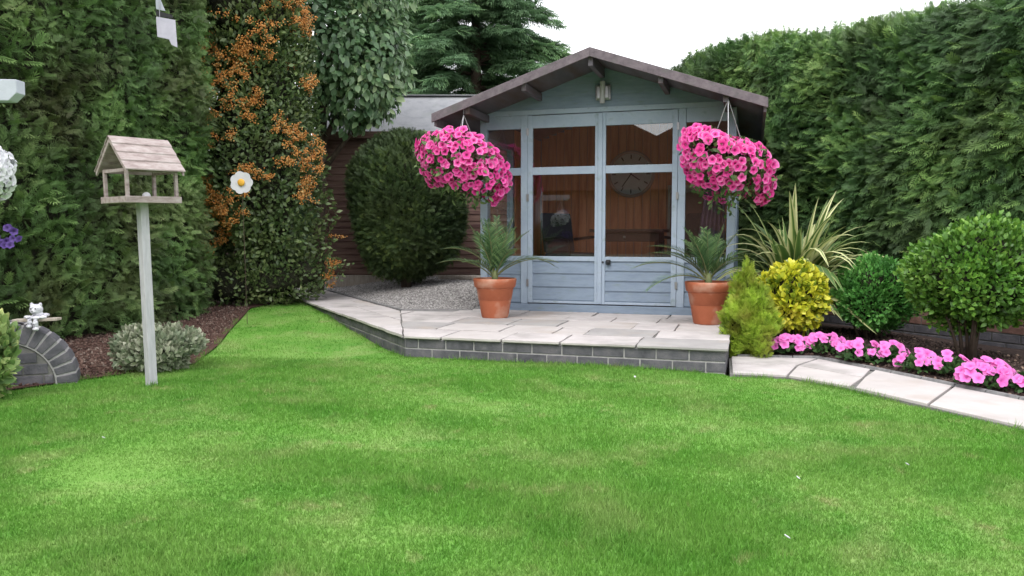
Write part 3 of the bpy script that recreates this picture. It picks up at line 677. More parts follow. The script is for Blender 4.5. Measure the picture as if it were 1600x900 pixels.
# ------------------------------------------------------------------ brick retaining wall on the right
bw = empty('brick_wall', (0, 0, 0), 0, 'low red and grey brick retaining wall behind the flower border', 'wall')
wa, wb = Vector((2.75, 8.44)), Vector((5.6, 3.46)); wd_ = (wb-wa).normalized(); wn = Vector((-wd_.y, wd_.x))
brick_run(bw, wa, wb, .0, 2, .10, 'brick_grey', 'mortar_dark', inward=wn, name='lower_courses')
brick_run(bw, wa, wb, .15, 2, .10, 'brick_red', 'mortar_dark', inward=wn, name='middle_courses', start=-.05)
b = MB(); mo = MB(); Mx = Matrix(((wd_.x, wn.x, 0, wa.x), (wd_.y, wn.y, 0, wa.y), (0, 0, 1, 0), (0, 0, 0, 1)))
x = 0
while x < (wb-wa).length-.1: b.box(x, x+.065, -.006, .206, .302, .405, Mx); x += .075
mo.box(0, (wb-wa).length-.1, 0, .198, .296, .398, Mx)
b.build('coping', M['brick_grey'], bw, bevel=.003, seg=1); mo.build('mortar', M['mortar'], bw)
# retained soil behind it
mb = MB(); s0, s1 = wa+wn*.1, wb+wn*.1; mb.slab([tuple(p) for p in (s0, s1, s1+wn*3, s0+wn*3)], -.1, .33)
tag(mb.build('raised_soil', M['soil']), kind='structure')

# ------------------------------------------------------------------ foliage machinery
def place(T, TF, P, fwd, nrm, scale, ttint=None, tint=None, wid=None):
    n, k = len(P), len(T)
    y = fwd/np.maximum(1e-6, np.linalg.norm(fwd, axis=1))[:, None]
    z = nrm-(nrm*y).sum(1)[:, None]*y; z /= np.maximum(1e-6, np.linalg.norm(z, axis=1))[:, None]; x = np.cross(y, z)
    B = np.stack([x, y, z], 2)
    S = T[None]*np.asarray(scale).reshape(-1, 1, 1)
    if wid is not None: S = S*np.stack([wid, np.ones(n), np.ones(n)], 1)[:, None]
    V = np.einsum('nij,nkj->nki', B, S)+P[:, None]
    F = (TF[None]+(np.arange(n)*k)[:, None, None]).reshape(-1, TF.shape[1])
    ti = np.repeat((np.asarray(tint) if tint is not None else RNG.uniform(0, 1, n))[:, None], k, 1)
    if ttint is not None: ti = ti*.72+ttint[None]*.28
    return V.reshape(-1, 3), F, ti.ravel()
def join(parts):
    V = []; F3 = []; F4 = []; T = []; o = 0
    for v, f, t in parts:
        V.append(v); T.append(t); (F3 if f.shape[1] == 3 else F4).append(f+o); o += len(v)
    return np.concatenate(V), [np.concatenate(g) for g in (F3, F4) if g], np.concatenate(T)
# leaf templates: x across, y along, z normal
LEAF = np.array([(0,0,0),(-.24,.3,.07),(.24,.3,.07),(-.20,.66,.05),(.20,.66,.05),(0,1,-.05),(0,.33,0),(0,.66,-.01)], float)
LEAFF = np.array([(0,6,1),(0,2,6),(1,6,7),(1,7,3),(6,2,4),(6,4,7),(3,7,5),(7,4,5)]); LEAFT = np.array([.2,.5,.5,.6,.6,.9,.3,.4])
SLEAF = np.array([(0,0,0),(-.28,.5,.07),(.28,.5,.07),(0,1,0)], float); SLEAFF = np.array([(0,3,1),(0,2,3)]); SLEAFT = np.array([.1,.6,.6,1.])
def spray(pairs=5, wl=.5, lw=.055, droop=.12, seed=1):
    r = np.random.default_rng(seed); V = []; F = []; T = []
    def leaflet(a, d, l, w_):
        b = len(V); d = np.array(d); s = np.array((-d[1], d[0], 0))
        dz = -droop
        V.extend([a-s*w_*.5, a+s*w_*.5, a+d*l*.55+s*w_*.8+np.array((0, 0, .02)), a+d*l*.55-s*w_*.8+np.array((0, 0, .02)), a+d*l+np.array((0, 0, dz*l))])
        F.extend([(b, b+1, b+2), (b, b+2, b+3), (b+3, b+2, b+4)]); T.extend([a[1]*.6, a[1]*.6, .5+a[1]*.3, .5+a[1]*.3, .8+a[1]*.2])
    for i in range(pairs):
        y = .08+.78*i/pairs; a = np.array((0, y, -droop*y*y)); l = wl*(1-.55*y)*r.uniform(.8, 1.15)
        for s in (-1, 1):
            an = r.uniform(.55, .85); leaflet(a, (s*math.sin(an), math.cos(an), 0), l, lw)
    leaflet(np.array((0, .0, 0)), (0, 1, 0), .75, lw*.7); leaflet(np.array((0, .7, -droop*.5)), (0, 1, 0), .34, lw)
    return np.array(V), np.array(F), np.clip(np.array(T), 0, 1)
SPR = [spray(6, .5, .034, .2, 1), spray(5, .5, .036, .4, 2), spray(7, .42, .032, .1, 3)]
def unit(n): v = RNG.normal(size=(n, 3)); return v/np.linalg.norm(v, axis=1)[:, None]

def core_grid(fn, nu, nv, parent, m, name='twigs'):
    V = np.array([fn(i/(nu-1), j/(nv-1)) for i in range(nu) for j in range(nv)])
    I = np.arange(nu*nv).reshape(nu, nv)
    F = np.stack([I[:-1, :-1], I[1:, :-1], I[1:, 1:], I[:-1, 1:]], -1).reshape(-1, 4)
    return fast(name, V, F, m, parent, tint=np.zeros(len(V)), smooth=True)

def hedge(name, label, line, h, z0, dens, size, m, twm, seed, lump=.12, topround=.35, spread=(.55, .35), zmin_dens=1., thick=1.2, up=.1, swirl=0, tfreq=2.2):
    """line: list of (x,y); the leafy face lies to the left of it, looking along it"""
    root = empty(name, (line[0][0], line[0][1], z0), 0, label, 'hedge')
    o = np.array((line[0][0], line[0][1], z0)); nz_ = NS(2.6, seed); nz2 = NS(7, seed+1); nt_ = NS(tfreq, seed+2)
    Ls = [np.array(p, float) for p in line]; seg = [np.linalg.norm(b-a) for a, b in zip(Ls, Ls[1:])]; cum = np.concatenate([[0], np.cumsum(seg)])
    prof_len = h+thick
    def surf(s, t):      # s along, t along profile (0 ground, h: top edge, then over the top)
        s = np.asarray(s); t = np.asarray(t); i = np.clip(np.searchsorted(cum, s, side='right')-1, 0, len(seg)-1)
        a = np.array([Ls[k] for k in i]); d = np.array([(Ls[k+1]-Ls[k])/seg[k] for k in i]); p = a+d*(s-cum[i])[:, None]
        # blend normals near the corners for rounded turns
        nn = np.stack([-d[:, 1], d[:, 0]], 1)
        ns = nn.copy()
        for k in range(1, len(Ls)-1):
            wgt = np.clip(1-np.abs(s-cum[k])/.35, 0, 1)[:, None]; d1 = (Ls[k]-Ls[k-1])/seg[k-1]; d2 = (Ls[k+1]-Ls[k])/seg[k]; av = np.array([-(d1+d2)[1], (d1+d2)[0]]); av /= np.linalg.norm(av)
            ns = ns*(1-wgt)+av*wgt; 
        ns /= np.linalg.norm(ns, axis=1)[:, None]
        r = topround; u = np.clip((t-(h-r))/(r*1.57), 0, 1)*PI/2
        z = np.where(t < h-r, t, (h-r)+r*np.sin(u)); inn = np.where(t < h-r, 0, r*(1-np.cos(u)))+np.clip(t-(h-r+r*1.57), 0, None)
        zn = np.sin(u); N3 = np.stack([ns[:, 0]*np.cos(u), ns[:, 1]*np.cos(u), zn], 1)
        P3 = np.stack([p[:, 0]-nn[:, 0]*inn, p[:, 1]-nn[:, 1]*inn, z+z0], 1)
        l = nz_(P3)*lump+nz2(P3)*lump*.45
        return P3+N3*l[:, None]-o, N3
    tot = cum[-1]; n = int(dens*tot*prof_len)
    s = RNG.uniform(0, tot, n); t = RNG.uniform(0.02, prof_len, n); keep = RNG.uniform(0, 1, n) < np.clip(zmin_dens+(1-zmin_dens)*t/.7, 0, 1); s, t = s[keep], t[keep]; n = len(s)
    P, N = surf(s, t); dep = RNG.uniform(-.16, .03, n)**1; P = P+N*dep[:, None]
    rnd = unit(n); sw = NS(1.7, seed+5)(P)
    side = np.cross(N, np.array((0, 0, 1.)))
    fwd = N*spread[0]+rnd*spread[1]+np.array((0, 0, 1.))*(up+.35*sw)[:, None]+side*(swirl*(.6+.6*NS(1.3, seed+6)(P)))[:, None]
    nrm = N*.55+unit(n)*.6+np.array((0, 0, .6))
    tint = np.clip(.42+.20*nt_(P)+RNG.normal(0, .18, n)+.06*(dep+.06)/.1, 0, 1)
    parts = []; ch = RNG.integers(0, len(SPR), n)
    for k, (T, F, tt) in enumerate(SPR):
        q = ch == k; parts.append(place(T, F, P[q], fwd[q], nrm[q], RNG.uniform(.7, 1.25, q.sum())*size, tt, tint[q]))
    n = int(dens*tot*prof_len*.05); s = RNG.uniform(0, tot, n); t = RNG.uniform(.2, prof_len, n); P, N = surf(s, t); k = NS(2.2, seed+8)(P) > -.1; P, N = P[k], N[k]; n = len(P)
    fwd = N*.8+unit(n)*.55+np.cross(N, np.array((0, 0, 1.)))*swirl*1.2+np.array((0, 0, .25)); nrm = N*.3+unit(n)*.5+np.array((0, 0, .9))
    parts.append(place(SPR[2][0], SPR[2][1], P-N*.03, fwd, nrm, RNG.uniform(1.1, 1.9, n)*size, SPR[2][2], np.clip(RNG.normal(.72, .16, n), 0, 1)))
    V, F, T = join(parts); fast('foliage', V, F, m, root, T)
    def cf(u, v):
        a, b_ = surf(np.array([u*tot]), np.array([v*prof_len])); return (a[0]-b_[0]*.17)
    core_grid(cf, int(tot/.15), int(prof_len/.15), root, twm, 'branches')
    return root, surf, o
TWIG = pmat('shaded_twigs', [(.012,.016,.008), (.03,.028,.016)], 12, .95, .8, 25, bdist=.05)  # dark brown-green twig mass inside hedges and bushes
HL = tmat('hedge_left', [(0, (0.046,0.064,0.025)), (.3, (0.077,0.152,0.044)), (.6, (0.133,0.248,0.070)), (.85, (0.235,0.384,0.117)), (1, (0.423,0.529,0.235))], .6, .2, 1.6, .55, (.11,.085,.045))
HR = tmat('hedge_right', [(0, (0.031,0.058,0.023)), (.3, (0.051,0.121,0.037)), (.6, (0.101,0.206,0.057)), (.85, (0.201,0.344,0.089)), (1, (0.345,0.469,0.152))], .6, .2, 1.3, .4, (.06,.055,.03))
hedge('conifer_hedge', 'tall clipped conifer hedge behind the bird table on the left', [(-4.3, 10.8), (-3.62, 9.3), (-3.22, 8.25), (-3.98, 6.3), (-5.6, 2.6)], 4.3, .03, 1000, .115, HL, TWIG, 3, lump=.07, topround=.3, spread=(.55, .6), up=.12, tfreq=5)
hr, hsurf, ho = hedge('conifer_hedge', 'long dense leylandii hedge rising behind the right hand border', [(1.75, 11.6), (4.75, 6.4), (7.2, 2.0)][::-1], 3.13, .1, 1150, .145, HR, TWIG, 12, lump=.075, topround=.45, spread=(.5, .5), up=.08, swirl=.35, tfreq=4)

# ------------------------------------------------------------------ bushes
def bush(name, label, cat, loc, rad, zc, n, size, m, T=(LEAF, LEAFF, LEAFT), lump=.1, lf=3, seed=0, shape=None, up=.5, outw=.6, shell=(.68, 1.03), core=.74, stems=0, stemm=None, flat=.7, wid=None, tsd=.2, zcut=None, tb=.5, group=None, rnd=.6, stem_r=.012, stem_base=.1, part='foliage', tf=1.5):
    root = empty(name, loc, 0, label, cat, group) if isinstance(name, str) else name
    nzz = NS(lf, seed); ntt = NS(lf*tf, seed+3); rad = np.array(rad, float)
    def srf(d):
        s = 1+lump*nzz(d)+lump*.4*NS(lf*2.4, seed+9)(d)
        p = d*rad*s[:, None]
        if shape: p = shape(p, d)
        return p
    d = unit(n); k = RNG.uniform(0, 1, n)**.6*(shell[1]-shell[0])+shell[0]
    P = srf(d)*k[:, None]; P[:, 2] += zc
    if zcut is not None: q = P[:, 2] > zcut; P, d, k = P[q], d[q], k[q]
    n = len(P); fwd = d*outw+unit(n)*rnd+np.array((0, 0, up)); nrm = d*flat+unit(n)*.5+np.array((0, 0, .4))
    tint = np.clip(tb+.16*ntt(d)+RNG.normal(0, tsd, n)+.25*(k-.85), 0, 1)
    parts = []
    Ts = T if isinstance(T, list) else [T]
    ch = RNG.integers(0, len(Ts), n)
    for i, (a, b_, c) in enumerate(Ts):
        q = ch == i; parts.append(place(a, b_, P[q], fwd[q], nrm[q], RNG.uniform(.7, 1.25, q.sum())*size, c, tint[q], wid=None if wid is None else np.full(q.sum(), wid)))
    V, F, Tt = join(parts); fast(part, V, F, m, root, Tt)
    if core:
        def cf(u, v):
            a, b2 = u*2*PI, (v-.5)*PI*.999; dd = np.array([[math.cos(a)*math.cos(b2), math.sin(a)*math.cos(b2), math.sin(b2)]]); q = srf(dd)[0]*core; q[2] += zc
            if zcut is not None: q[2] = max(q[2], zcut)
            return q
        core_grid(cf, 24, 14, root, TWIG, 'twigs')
    if stems:
        b = MB()
        for i in range(stems):
            a = random.uniform(0, 6.28); r0 = random.uniform(.0, stem_base); e = random.uniform(.35, .75)
            x0, y0 = math.cos(a)*r0, math.sin(a)*r0; x1, y1 = math.cos(a)*rad[0]*e, math.sin(a)*rad[1]*e; zt = zc+rad[2]*random.uniform(-.2, .3)
            b.tube([(x0, y0, -.03), (x0*1.3+x1*.18, y0*1.3+y1*.18, zt*.35), (x0*.5+x1*.6, y0*.5+y1*.6, zt*.7), (x1, y1, zt)], [stem_r, stem_r*.8, stem_r*.6, stem_r*.3], 7)
        b.build('stems', stemm or M['bark'], root, smooth=True)
    return root
def gz(x, y): return float(g_right(x, y))
YEW = tmat('yew_leaves', [(0, (0.015,0.032,0.011)), (.4, (0.032,0.063,0.019)), (.75, (0.061,0.105,0.027)), (1, (0.168,0.231,0.047))], .65, .15, 2, .35, (.05,.06,.018))
def yshape(p, d):
    p = p.copy(); z_ = np.clip(np.abs(d[:, 2]), 0, .999); f = (1-z_**3.0)**.5/np.sqrt(1-z_**2)*(1-.06*np.clip(-d[:, 2], 0, 1)); f = np.minimum(f, 1.9); p[:, 0] *= f; p[:, 1] *= f
    return p
bush('yew_bush', 'dark clipped egg shaped yew standing on the gravel by the shed', 'bush', (-1.35, 10.15, .28), (.70, .66, .94), .97, 24000, .085, YEW, SPR, .05, 3, 4, yshape, up=.55, outw=.55, core=.86, shell=(.84, 1.02), stems=5, stem_r=.03, tb=.45, tf=2.2)
GC = tmat('golden_conifer', [(0, (0.141,0.215,0.022)), (.4, (0.264,0.408,0.033)), (.8, (0.458,0.634,0.066)), (1, (0.598,0.748,0.132))], .6, .3, 6, .6, (.20,.13,.03))
def cone(p, d):
    p = p.copy(); t = (d[:, 2]+1)/2; f = np.clip(1.15-.62*t**1.6, .3, 1.2); p[:, 0] *= f; p[:, 1] *= f; p[:, 0] -= .05*t; return p
bush('golden_conifer', 'small yellow green dwarf conifer beside the right terracotta pot', 'shrub', (1.85, 6.0, gz(1.85, 6.0)), (.170, .17, .262), .28, 5600, .06, GC, SPR, .22, 5, 6, cone, up=.9, outw=.5, core=.75, stems=3, tb=.5)
EU = tmat('golden_euonymus', [(0, (0.069,0.138,0.017)), (.3, (0.230,0.310,0.023)), (.55, (0.598,0.598,0.034)), (1, (0.828,0.759,0.103))], .4, .25, 8, .3, (.10,.18,.03))
bush('golden_shrub', 'round bright yellow variegated shrub in front of the strappy plant', 'shrub', (2.24, 6.30, gz(2.2, 6.3)-.02), (.285, .26, .27), .39, 2900, .05, EU, (LEAF, LEAFF, LEAFT), .1, 3, 7, up=.35, core=.72, stems=6, wid=1.5, tb=.62, tsd=.25)
HB = tmat('fresh_green_leaves', [(0, (0.033,0.122,0.024)), (.4, (0.073,0.260,0.049)), (.8, (0.163,0.439,0.090)), (1, (0.293,0.585,0.146))], .5, .25, 5, .3, (.06,.11,.03))
bush('green_shrub', 'small rounded fresh green shrub left of the large round shrub', 'shrub', (3.06, 6.65, gz(3, 6.6)), (.30, .27, .29), .36, 6500, .040, HB, (SLEAF, SLEAFF, SLEAFT), .17, 3.5, 8, up=.5, core=.75, stems=7, tb=.5)
BX = tmat('round_shrub_leaves', [(0, (0.030,0.085,0.014)), (.35, (0.068,0.182,0.026)), (.7, (0.149,0.325,0.042)), (1, (0.324,0.520,0.090))], .38, .25, 4, .45, (.045,.085,.025))
def dome(p, d):
    p = p.copy(); t = (d[:, 2]+1)/2; f = .62+.42*np.sin(np.clip(t*1.1+.05, 0, 1)*PI*.75); p[:, 0] *= f; p[:, 1] *= f; return p
bush('round_shrub', 'large round glossy green shrub with bare forked stems at right', 'shrub', (3.36, 5.75, gz(3.3, 5.7)), (.435, .41, .40), .60, 10500, .040, BX, (LEAF, LEAFF, LEAFT), .15, 3.6, 9, dome, up=.4, core=.70, stems=10, stem_r=.014, wid=1.3, stem_base=.07, tb=.52)
VS = tmat('silver_variegated', [(0, (0.075,0.112,0.060)), (.35, (0.165,0.210,0.128)), (.65, (0.315,0.345,0.240)), (1, (0.495,0.495,0.390))], .5, .2, 8, .3, (.15,.20,.10))
bush('variegated_shrub', 'low silvery variegated shrub at the foot of the bird table', 'shrub', (-2.47, 5.42, .02), (.29, .22, .15), .12, 3600, .042, VS, (LEAF, LEAFF, LEAFT), .14, 3, 10, up=.5, core=.7, stems=6, stem_r=.006, wid=1.2, zcut=.0, tb=.5, tsd=.25)
VY = tmat('yellow_green_variegated', [(0, (.05,.12,.03)), (.4, (.16,.27,.08)), (.7, (.36,.46,.16)), (1, (.62,.62,.26))], .45, .3, 8, .3, (.12,.22,.08))
vp = bush('variegated_plant', 'yellow and green leafy plant in front of the brick arch', 'plant', (-3.02, 4.42, .02), (.20, .18, .22), .20, 1500, .055, VY, (LEAF, LEAFF, LEAFT), .18, 3, 14, up=.5, core=.6, stems=7, stem_r=.006, wid=1.2, zcut=-.02, tb=.55)
b = MB()
for k in range(9):
    a = 2*PI*k/9; b.ball((.135+.017*math.cos(a), -.16, .235+.017*math.sin(a)), (.011, .005, .011), 6, 4)
b.ball((.135, -.165, .235), .010, 6, 5); b.build('flower', tmat('yellow_flower', [(0, (.72,.48,.03)), (1, (.72,.48,.03))], .6, .1), vp)
# pyracantha: dark leaves, clusters of orange berries
PY = tmat('pyracantha_leaves', [(0, (0.027,0.053,0.020)), (.4, (0.068,0.116,0.039)), (.8, (0.145,0.202,0.070)), (1, (0.289,0.326,0.140))], .4, .15, 3, .3, (.07,.055,.02))
PYL = (-3.02, 9.15, .1)
py = bush('pyracantha', 'pyracantha covered in orange berries between hedge and broadleaf tree', 'bush', PYL, (.68, .52, 1.95), 1.93, 22000, .068, PY, (SLEAF, SLEAFF, SLEAFT), .24, 3.4, 31, up=.4, core=.62, stems=8, stem_r=.03, shell=(.72, 1.1), rnd=.9)
bush(py, None, None, None, (.60, .45, 1.0), 3.5, 6000, .068, PY, (SLEAF, SLEAFF, SLEAFT), .24, 3, 33, up=.6, core=.7, part='foliage')
bush(py, None, None, None, (.75, .35, .42), .36, 2600, .055, PY, (SLEAF, SLEAFF, SLEAFT), .24, 3, 35, up=.4, core=.7, part='foliage')
d = unit(9000); d = d[(d[:, 1] < .25)]
s = 1+.24*NS(3.4, 31)(d)+.096*NS(3.4*2.4, 40)(d)
Pc = d*np.array((.68, .52, 1.95))*s[:, None]*RNG.uniform(1.08, 1.20, (len(d), 1)); Pc[:, 2] += 1.93
d2 = unit(2600); d2 = d2[d2[:, 1] < .25]; P2 = d2*np.array((.60, .45, 1.0))*(1+.24*NS(3, 33)(d2))[:, None]*1.14; P2[:, 2] += 3.5
Pc = np.concatenate([Pc, P2]); q = (NS(2.6, 44)(Pc) > -.15) & (NS(7, 45)(Pc) > -.1); Pc = Pc[q]; RNG.shuffle(Pc); Pc = Pc[:560]
sprg = unit(len(Pc))*np.array((1, .6, .5))*.10
ix = RNG.integers(0, len(Pc), 17000); C = Pc[ix]+sprg[ix]*RNG.uniform(-1, 1, (17000, 1))+RNG.normal(0, .018, (17000, 3))
BR = tmat('orange_berries', [(0, (.34,.13,.03)), (.4, (.50,.20,.04)), (.8, (.60,.29,.08)), (1, (.48,.36,.16))], .4, 0)
fb = blobs('berries', C, RNG.uniform(.0075, .0115, len(C)), BR, OCT, OCTF, (1, 1, 1), py, smooth=True)
# big grey-green broadleaf tree
BT = tmat('broad_leaves', [(0, (0.031,0.072,0.033)), (.35, (0.078,0.151,0.066)), (.7, (0.172,0.272,0.122)), (.9, (0.343,0.443,0.221)), (1, (0.562,0.643,0.354))], .38, .25, 2, .35, (.07,.15,.06), spec=.5)
bt = empty('broadleaf_tree', (-2.65, 10.6, .1), 0, 'grey green broadleaf tree leaning over the shed roof behind the pyracantha', 'tree')
b = MB(); b.tube([(0, 0, -.1), (.05, 0, 1.0), (.1, .05, 2.2), (.2, .1, 3.6)], [.11, .09, .07, .03], 10)
for e in ((.9, -.1, 2.6), (-.7, -.1, 3.2), (.5, -.4, 3.5), (1.1, .1, 3.4), (-.3, -.5, 2.9), (.2, .3, 4.2)):
    b.tube([(.06, 0, 1.5+random.uniform(0, .6)), (e[0]*.5, e[1]*.5, e[2]-.5), e], [.045, .03, .012], 7)
b.build('trunk', M['bark'], bt, smooth=True)
for i, (c, r_, nn_) in enumerate([((.35, -.1, 3.35), (.95, .7, .80), 2600), ((.68, -.15, 2.78), (.50, .45, .60), 1500), ((-.5, -.05, 3.6), (.8, .6, .7), 1700), ((.55, 0, 4.2), (.9, .7, .6), 1600), ((-.42, -.1, 2.5), (.5, .45, .7), 1500), ((-.30, -.3, 1.3), (.30, .35, .95), 1300), ((.96, 0, 3.35), (.36, .4, .5), 800)]):
    nzz = NS(3, 50+i); d = unit(nn_); k = RNG.uniform(.6, 1.12, nn_); P = d*np.array(r_)*(k*(1+.14*nzz(d)))[:, None]+np.array(c)
    fwd = d*.35+unit(nn_)*.5+np.array((0, 0, -.55)); nrm = d*.9+unit(nn_)*.5+np.array((0, -.2, .5))
    V, F, T = place(LEAF, LEAFF, P, fwd, nrm, RNG.uniform(.085, .135, nn_), LEAFT, np.clip(.5+.2*NS(4, 60+i)(d)+RNG.normal(0, .2, nn_), 0, 1), wid=RNG.uniform(1.0, 1.35, nn_))
    if i == 0: acc = []
    acc.append((V, F, T))
V, F, T = join(acc); fast('crown', V, F, BT, bt, T)
# dark conifer behind the shed: tiers of drooping boughs
CT = tmat('spruce_needles', [(0, (0.076,0.145,0.077)), (.4, (0.140,0.255,0.128)), (.75, (0.228,0.388,0.160)), (1, (0.405,0.583,0.212))], .7, .35, 1, .45, (.05,.085,.03))
def conifer(loc, H, Rr, seed, label):
    root = empty('conifer_tree', loc, 0, label, 'tree'); r = random.Random(seed)
    b = MB(); b.tube([(0, 0, -.2), (.05, 0, H*.5), (0, .05, H)], [.17, .10, .02], 9); P = []; Fw = []; 
    z = 1.0
    while z < H-.2:
        L0 = Rr*(1-(z/H)**1.5)*1.05
        for k in range(9):
            a = r.uniform(0, 6.28); L1 = L0*r.uniform(.65, 1.15); dz = r.uniform(-.10, .22)*L1; pts = []
            for q in range(7):
                u = q/6; pts.append(Vector((math.cos(a)*L1*u, math.sin(a)*L1*u, z+dz*math.sin(u*2.2)-.16*L1*u*u)))
            b.tube(pts, [.022*(1-.8*q/6)+.003 for q in range(7)], 5)
            for q in np.linspace(.18, 1, int(L1*26)):
                i = min(5, int(q*6)); p = pts[i].lerp(pts[i+1], q*6-i) if i < 6 else pts[6]
                for sd2 in (-1, 1, r.choice((-1, 1))):
                    an = a+sd2*r.uniform(.35, 1.25); P.append(tuple(p+Vector((0, 0, r.uniform(-.05, .03))))); Fw.append((math.cos(an), math.sin(an), r.uniform(-.45, .12)))
        z += r.uniform(.17, .27)
    b.build('trunk', M['bark'], root, smooth=True)
    P = np.array(P); Fw = np.array(Fw); n = len(P); nrm = np.array((0, 0, 1.))+unit(n)*.5; ch = RNG.integers(0, 3, n); parts = []
    tint = np.clip(.45+.2*NS(1.5, seed)(P)+RNG.normal(0, .17, n), 0, 1)
    for k, (T, F, tt) in enumerate(SPR):
        q = ch == k; parts.append(place(T, F, P[q], Fw[q], nrm[q], RNG.uniform(.20, .38, q.sum()), tt, tint[q]))
    V, F, T = join(parts); fast('crown', V, F, CT, root, T); return root
conifer((-.75, 15.6, 0), 8.6, 2.9, 5, 'dark spruce tree behind the shed roof with open drooping boughs')
conifer((-2.6, 16.6, 0), 7.6, 2.0, 8, 'dark conifer mostly hidden behind the broadleaf tree')
# low laurel-like bough growing just over the shed ridge
bush('green_bush', 'mid green bush showing just above the shed ridge', 'bush', (-.75, 14.3, .2), (1.7, .5, .95), 1.95, 2600, .24, CT, SPR, .16, 3, 77, up=.3, core=.8, tb=.65)

# ------------------------------------------------------------------ strappy variegated phormium
def phormium(loc, label):
    root = empty('strappy_plant', loc, 0, label, 'plant'); V = []; F = []; T = []; r = random.Random(4)
    for i in range(160):
        a = r.uniform(0, 6.28); L0 = r.uniform(.85, 1.35); tilt = r.uniform(.05, .80)*(1 if r.random() < .85 else .5); w0 = r.uniform(.022, .038); dr = r.uniform(1.2, 3.0)*(.35+tilt)
        if r.random() < .13: dr *= .18; tilt *= .5
        L0 = L0*(1 if tilt < .45 else .78); o = Vector((r.uniform(-.07, .07), r.uniform(-.07, .07), 0)); p = o.copy(); ang = tilt; st = L0/13; base = len(V); tw = r.uniform(-.5, .5)
        var = r.random()
        for j in range(14):
            u = j/13; wd2 = w0*(.55+.9*math.sin(min(1, u*1.25+.12)*PI*.62))*(1-u**3.5)+.0008
            side = Vector((-math.sin(a+tw*u), math.cos(a+tw*u), 0)); d = Vector((math.cos(a)*math.sin(ang), math.sin(a)*math.sin(ang), math.cos(ang))); nr = side.cross(d)
            for q, (c, lift, tv) in enumerate(((-1, .35, 1), (-.55, .18, .95 if var > .35 else .3), (0, 0, .05), (.55, .18, .95 if var > .6 else .3), (1, .35, 1))):
                V.append(tuple(p+side*wd2*c+nr*wd2*lift)); T.append(tv*(.5+.5*var)+.0)
            p += d*st; ang += dr*u*.25+.012
            ang = min(ang, 2.25)
        for j in range(13):
            for q in range(4):
                k = base+j*5+q; F.append((k, k+1, k+6, k+5))
    fast('leaves', np.array(V), np.array(F), tmat('strappy_leaves', [(0, (.07,.15,.04)), (.35, (.14,.23,.06)), (.5, (.46,.50,.20)), (1, (.72,.71,.40))], .45, .25), root, np.array(T), smooth=True)
phormium((2.58, 7.12, gz(2.5, 6.9)+.06), 'tall strappy plant with cream striped arching leaves before the hedge')

# ------------------------------------------------------------------ potted palms
PM = tmat('palm_leaflets', [(0, (0.033,0.081,0.030)), (.5, (0.077,0.156,0.055)), (1, (0.198,0.312,0.120))], .5, .2)
PST = pmat('palm_stem', [(.10,.14,.05), (.18,.16,.08)], 12, .7, .2, 40)
def potted(loc, seed, label, plabel, fronds):
    pot = empty('plant_pot', loc, 0, label, 'plant pot', 'terracotta pots on the terrace')
    b = MB(); b.lathe([(0, 0), (.118, 0), (.124, .012), (.150, .16), (.1515, .165), (.154, .167), (.170, .262), (.1735, .266), (.171, .272), (.190, .285), (.199, .34), (.200, .354), (.196, .362), (.184, .362), (.180, .350), (.168, .27), (0, .27)], 48)
    b.build('pot', M['terracotta'], pot, smooth=True).modifiers.new('es', 'EDGE_SPLIT').split_angle = R(50)
    b = MB(); b.lathe([(0, .325), (.09, .322), (.178, .312), (.178, .30), (0, .30)], 24); b.build('soil', M['potsoil'], pot, smooth=True)
    pl = empty('palm', (loc[0], loc[1], loc[2]+.315), 0, plabel, 'palm', 'small palms growing in the terracotta pots')
    r = random.Random(seed); V = []; F = []; T = []; st = MB()
    st.tube([(0, 0, -.02), (0, 0, .06), (.005, 0, .12)], [.032, .03, .018], 9)
    for (a, tilt, L0, dr) in fronds:
        a = R(a); p = Vector((r.uniform(-.012, .012), r.uniform(-.012, .012), .04)); ang = tilt; n = 22; pts = []; 
        for j in range(n):
            u = j/(n-1); d = Vector((math.cos(a)*math.sin(ang), math.sin(a)*math.sin(ang), math.cos(ang))); side = Vector((-math.sin(a), math.cos(a), 0)); nr = side.cross(d)
            pts.append(p.copy())
            if j > 3:
                for sgn in (-1, 1):
                    for h_ in (0, .5):
                        l = L0*.30*math.sin(min(1, .15+u*.95)*PI*.93)*r.uniform(.8, 1.15)+.015; dd = (d*r.uniform(.65, .95)+side*sgn*.75+nr*-.32+Vector((0, 0, -.12))).normalized(); q = p+d*L0/n*h_
                        wv = dd.cross(nr).normalized()*r.uniform(.003, .0052); k = len(V); t0 = r.random()
                        V += [tuple(q-wv*.6), tuple(q+wv*.6), tuple(q+dd*l*.5+wv), tuple(q+dd*l*.5-wv), tuple(q+dd*l+Vector((0, 0, -.12*l)))]; F += [(k, k+1, k+2), (k, k+2, k+3), (k+3, k+2, k+4)]; T += [t0*.6, t0*.6, t0, t0, t0]
            p += d*L0/n; ang += dr/n
        st.tube(pts, [.006*(1-.8*i/n)+.0008 for i in range(n)], 5)
    st.build('stems', PST, pl, smooth=True); fast('fronds', np.array(V), np.array(F), PM, pl, np.array(T))
potted((-.158, 7.27, PT+.002), 3, 'terracotta pot at the left corner of the summerhouse', 'small palm in the left terracotta pot',
       [(180, .35, .62, 1.5), (170, .75, .6, 1.2), (10, .6, .68, 1.7), (0, .25, .58, .8), (80, .1, .6, .3), (250, .15, .58, .4), (205, .12, .56, .25), (340, .15, .6, .35), (120, .3, .6, .9), (60, .3, .6, .7), (300, .4, .5, 1.1), (355, .75, .68, 1.25), (190, .2, .55, .5), (225, .6, .45, 1.2)])
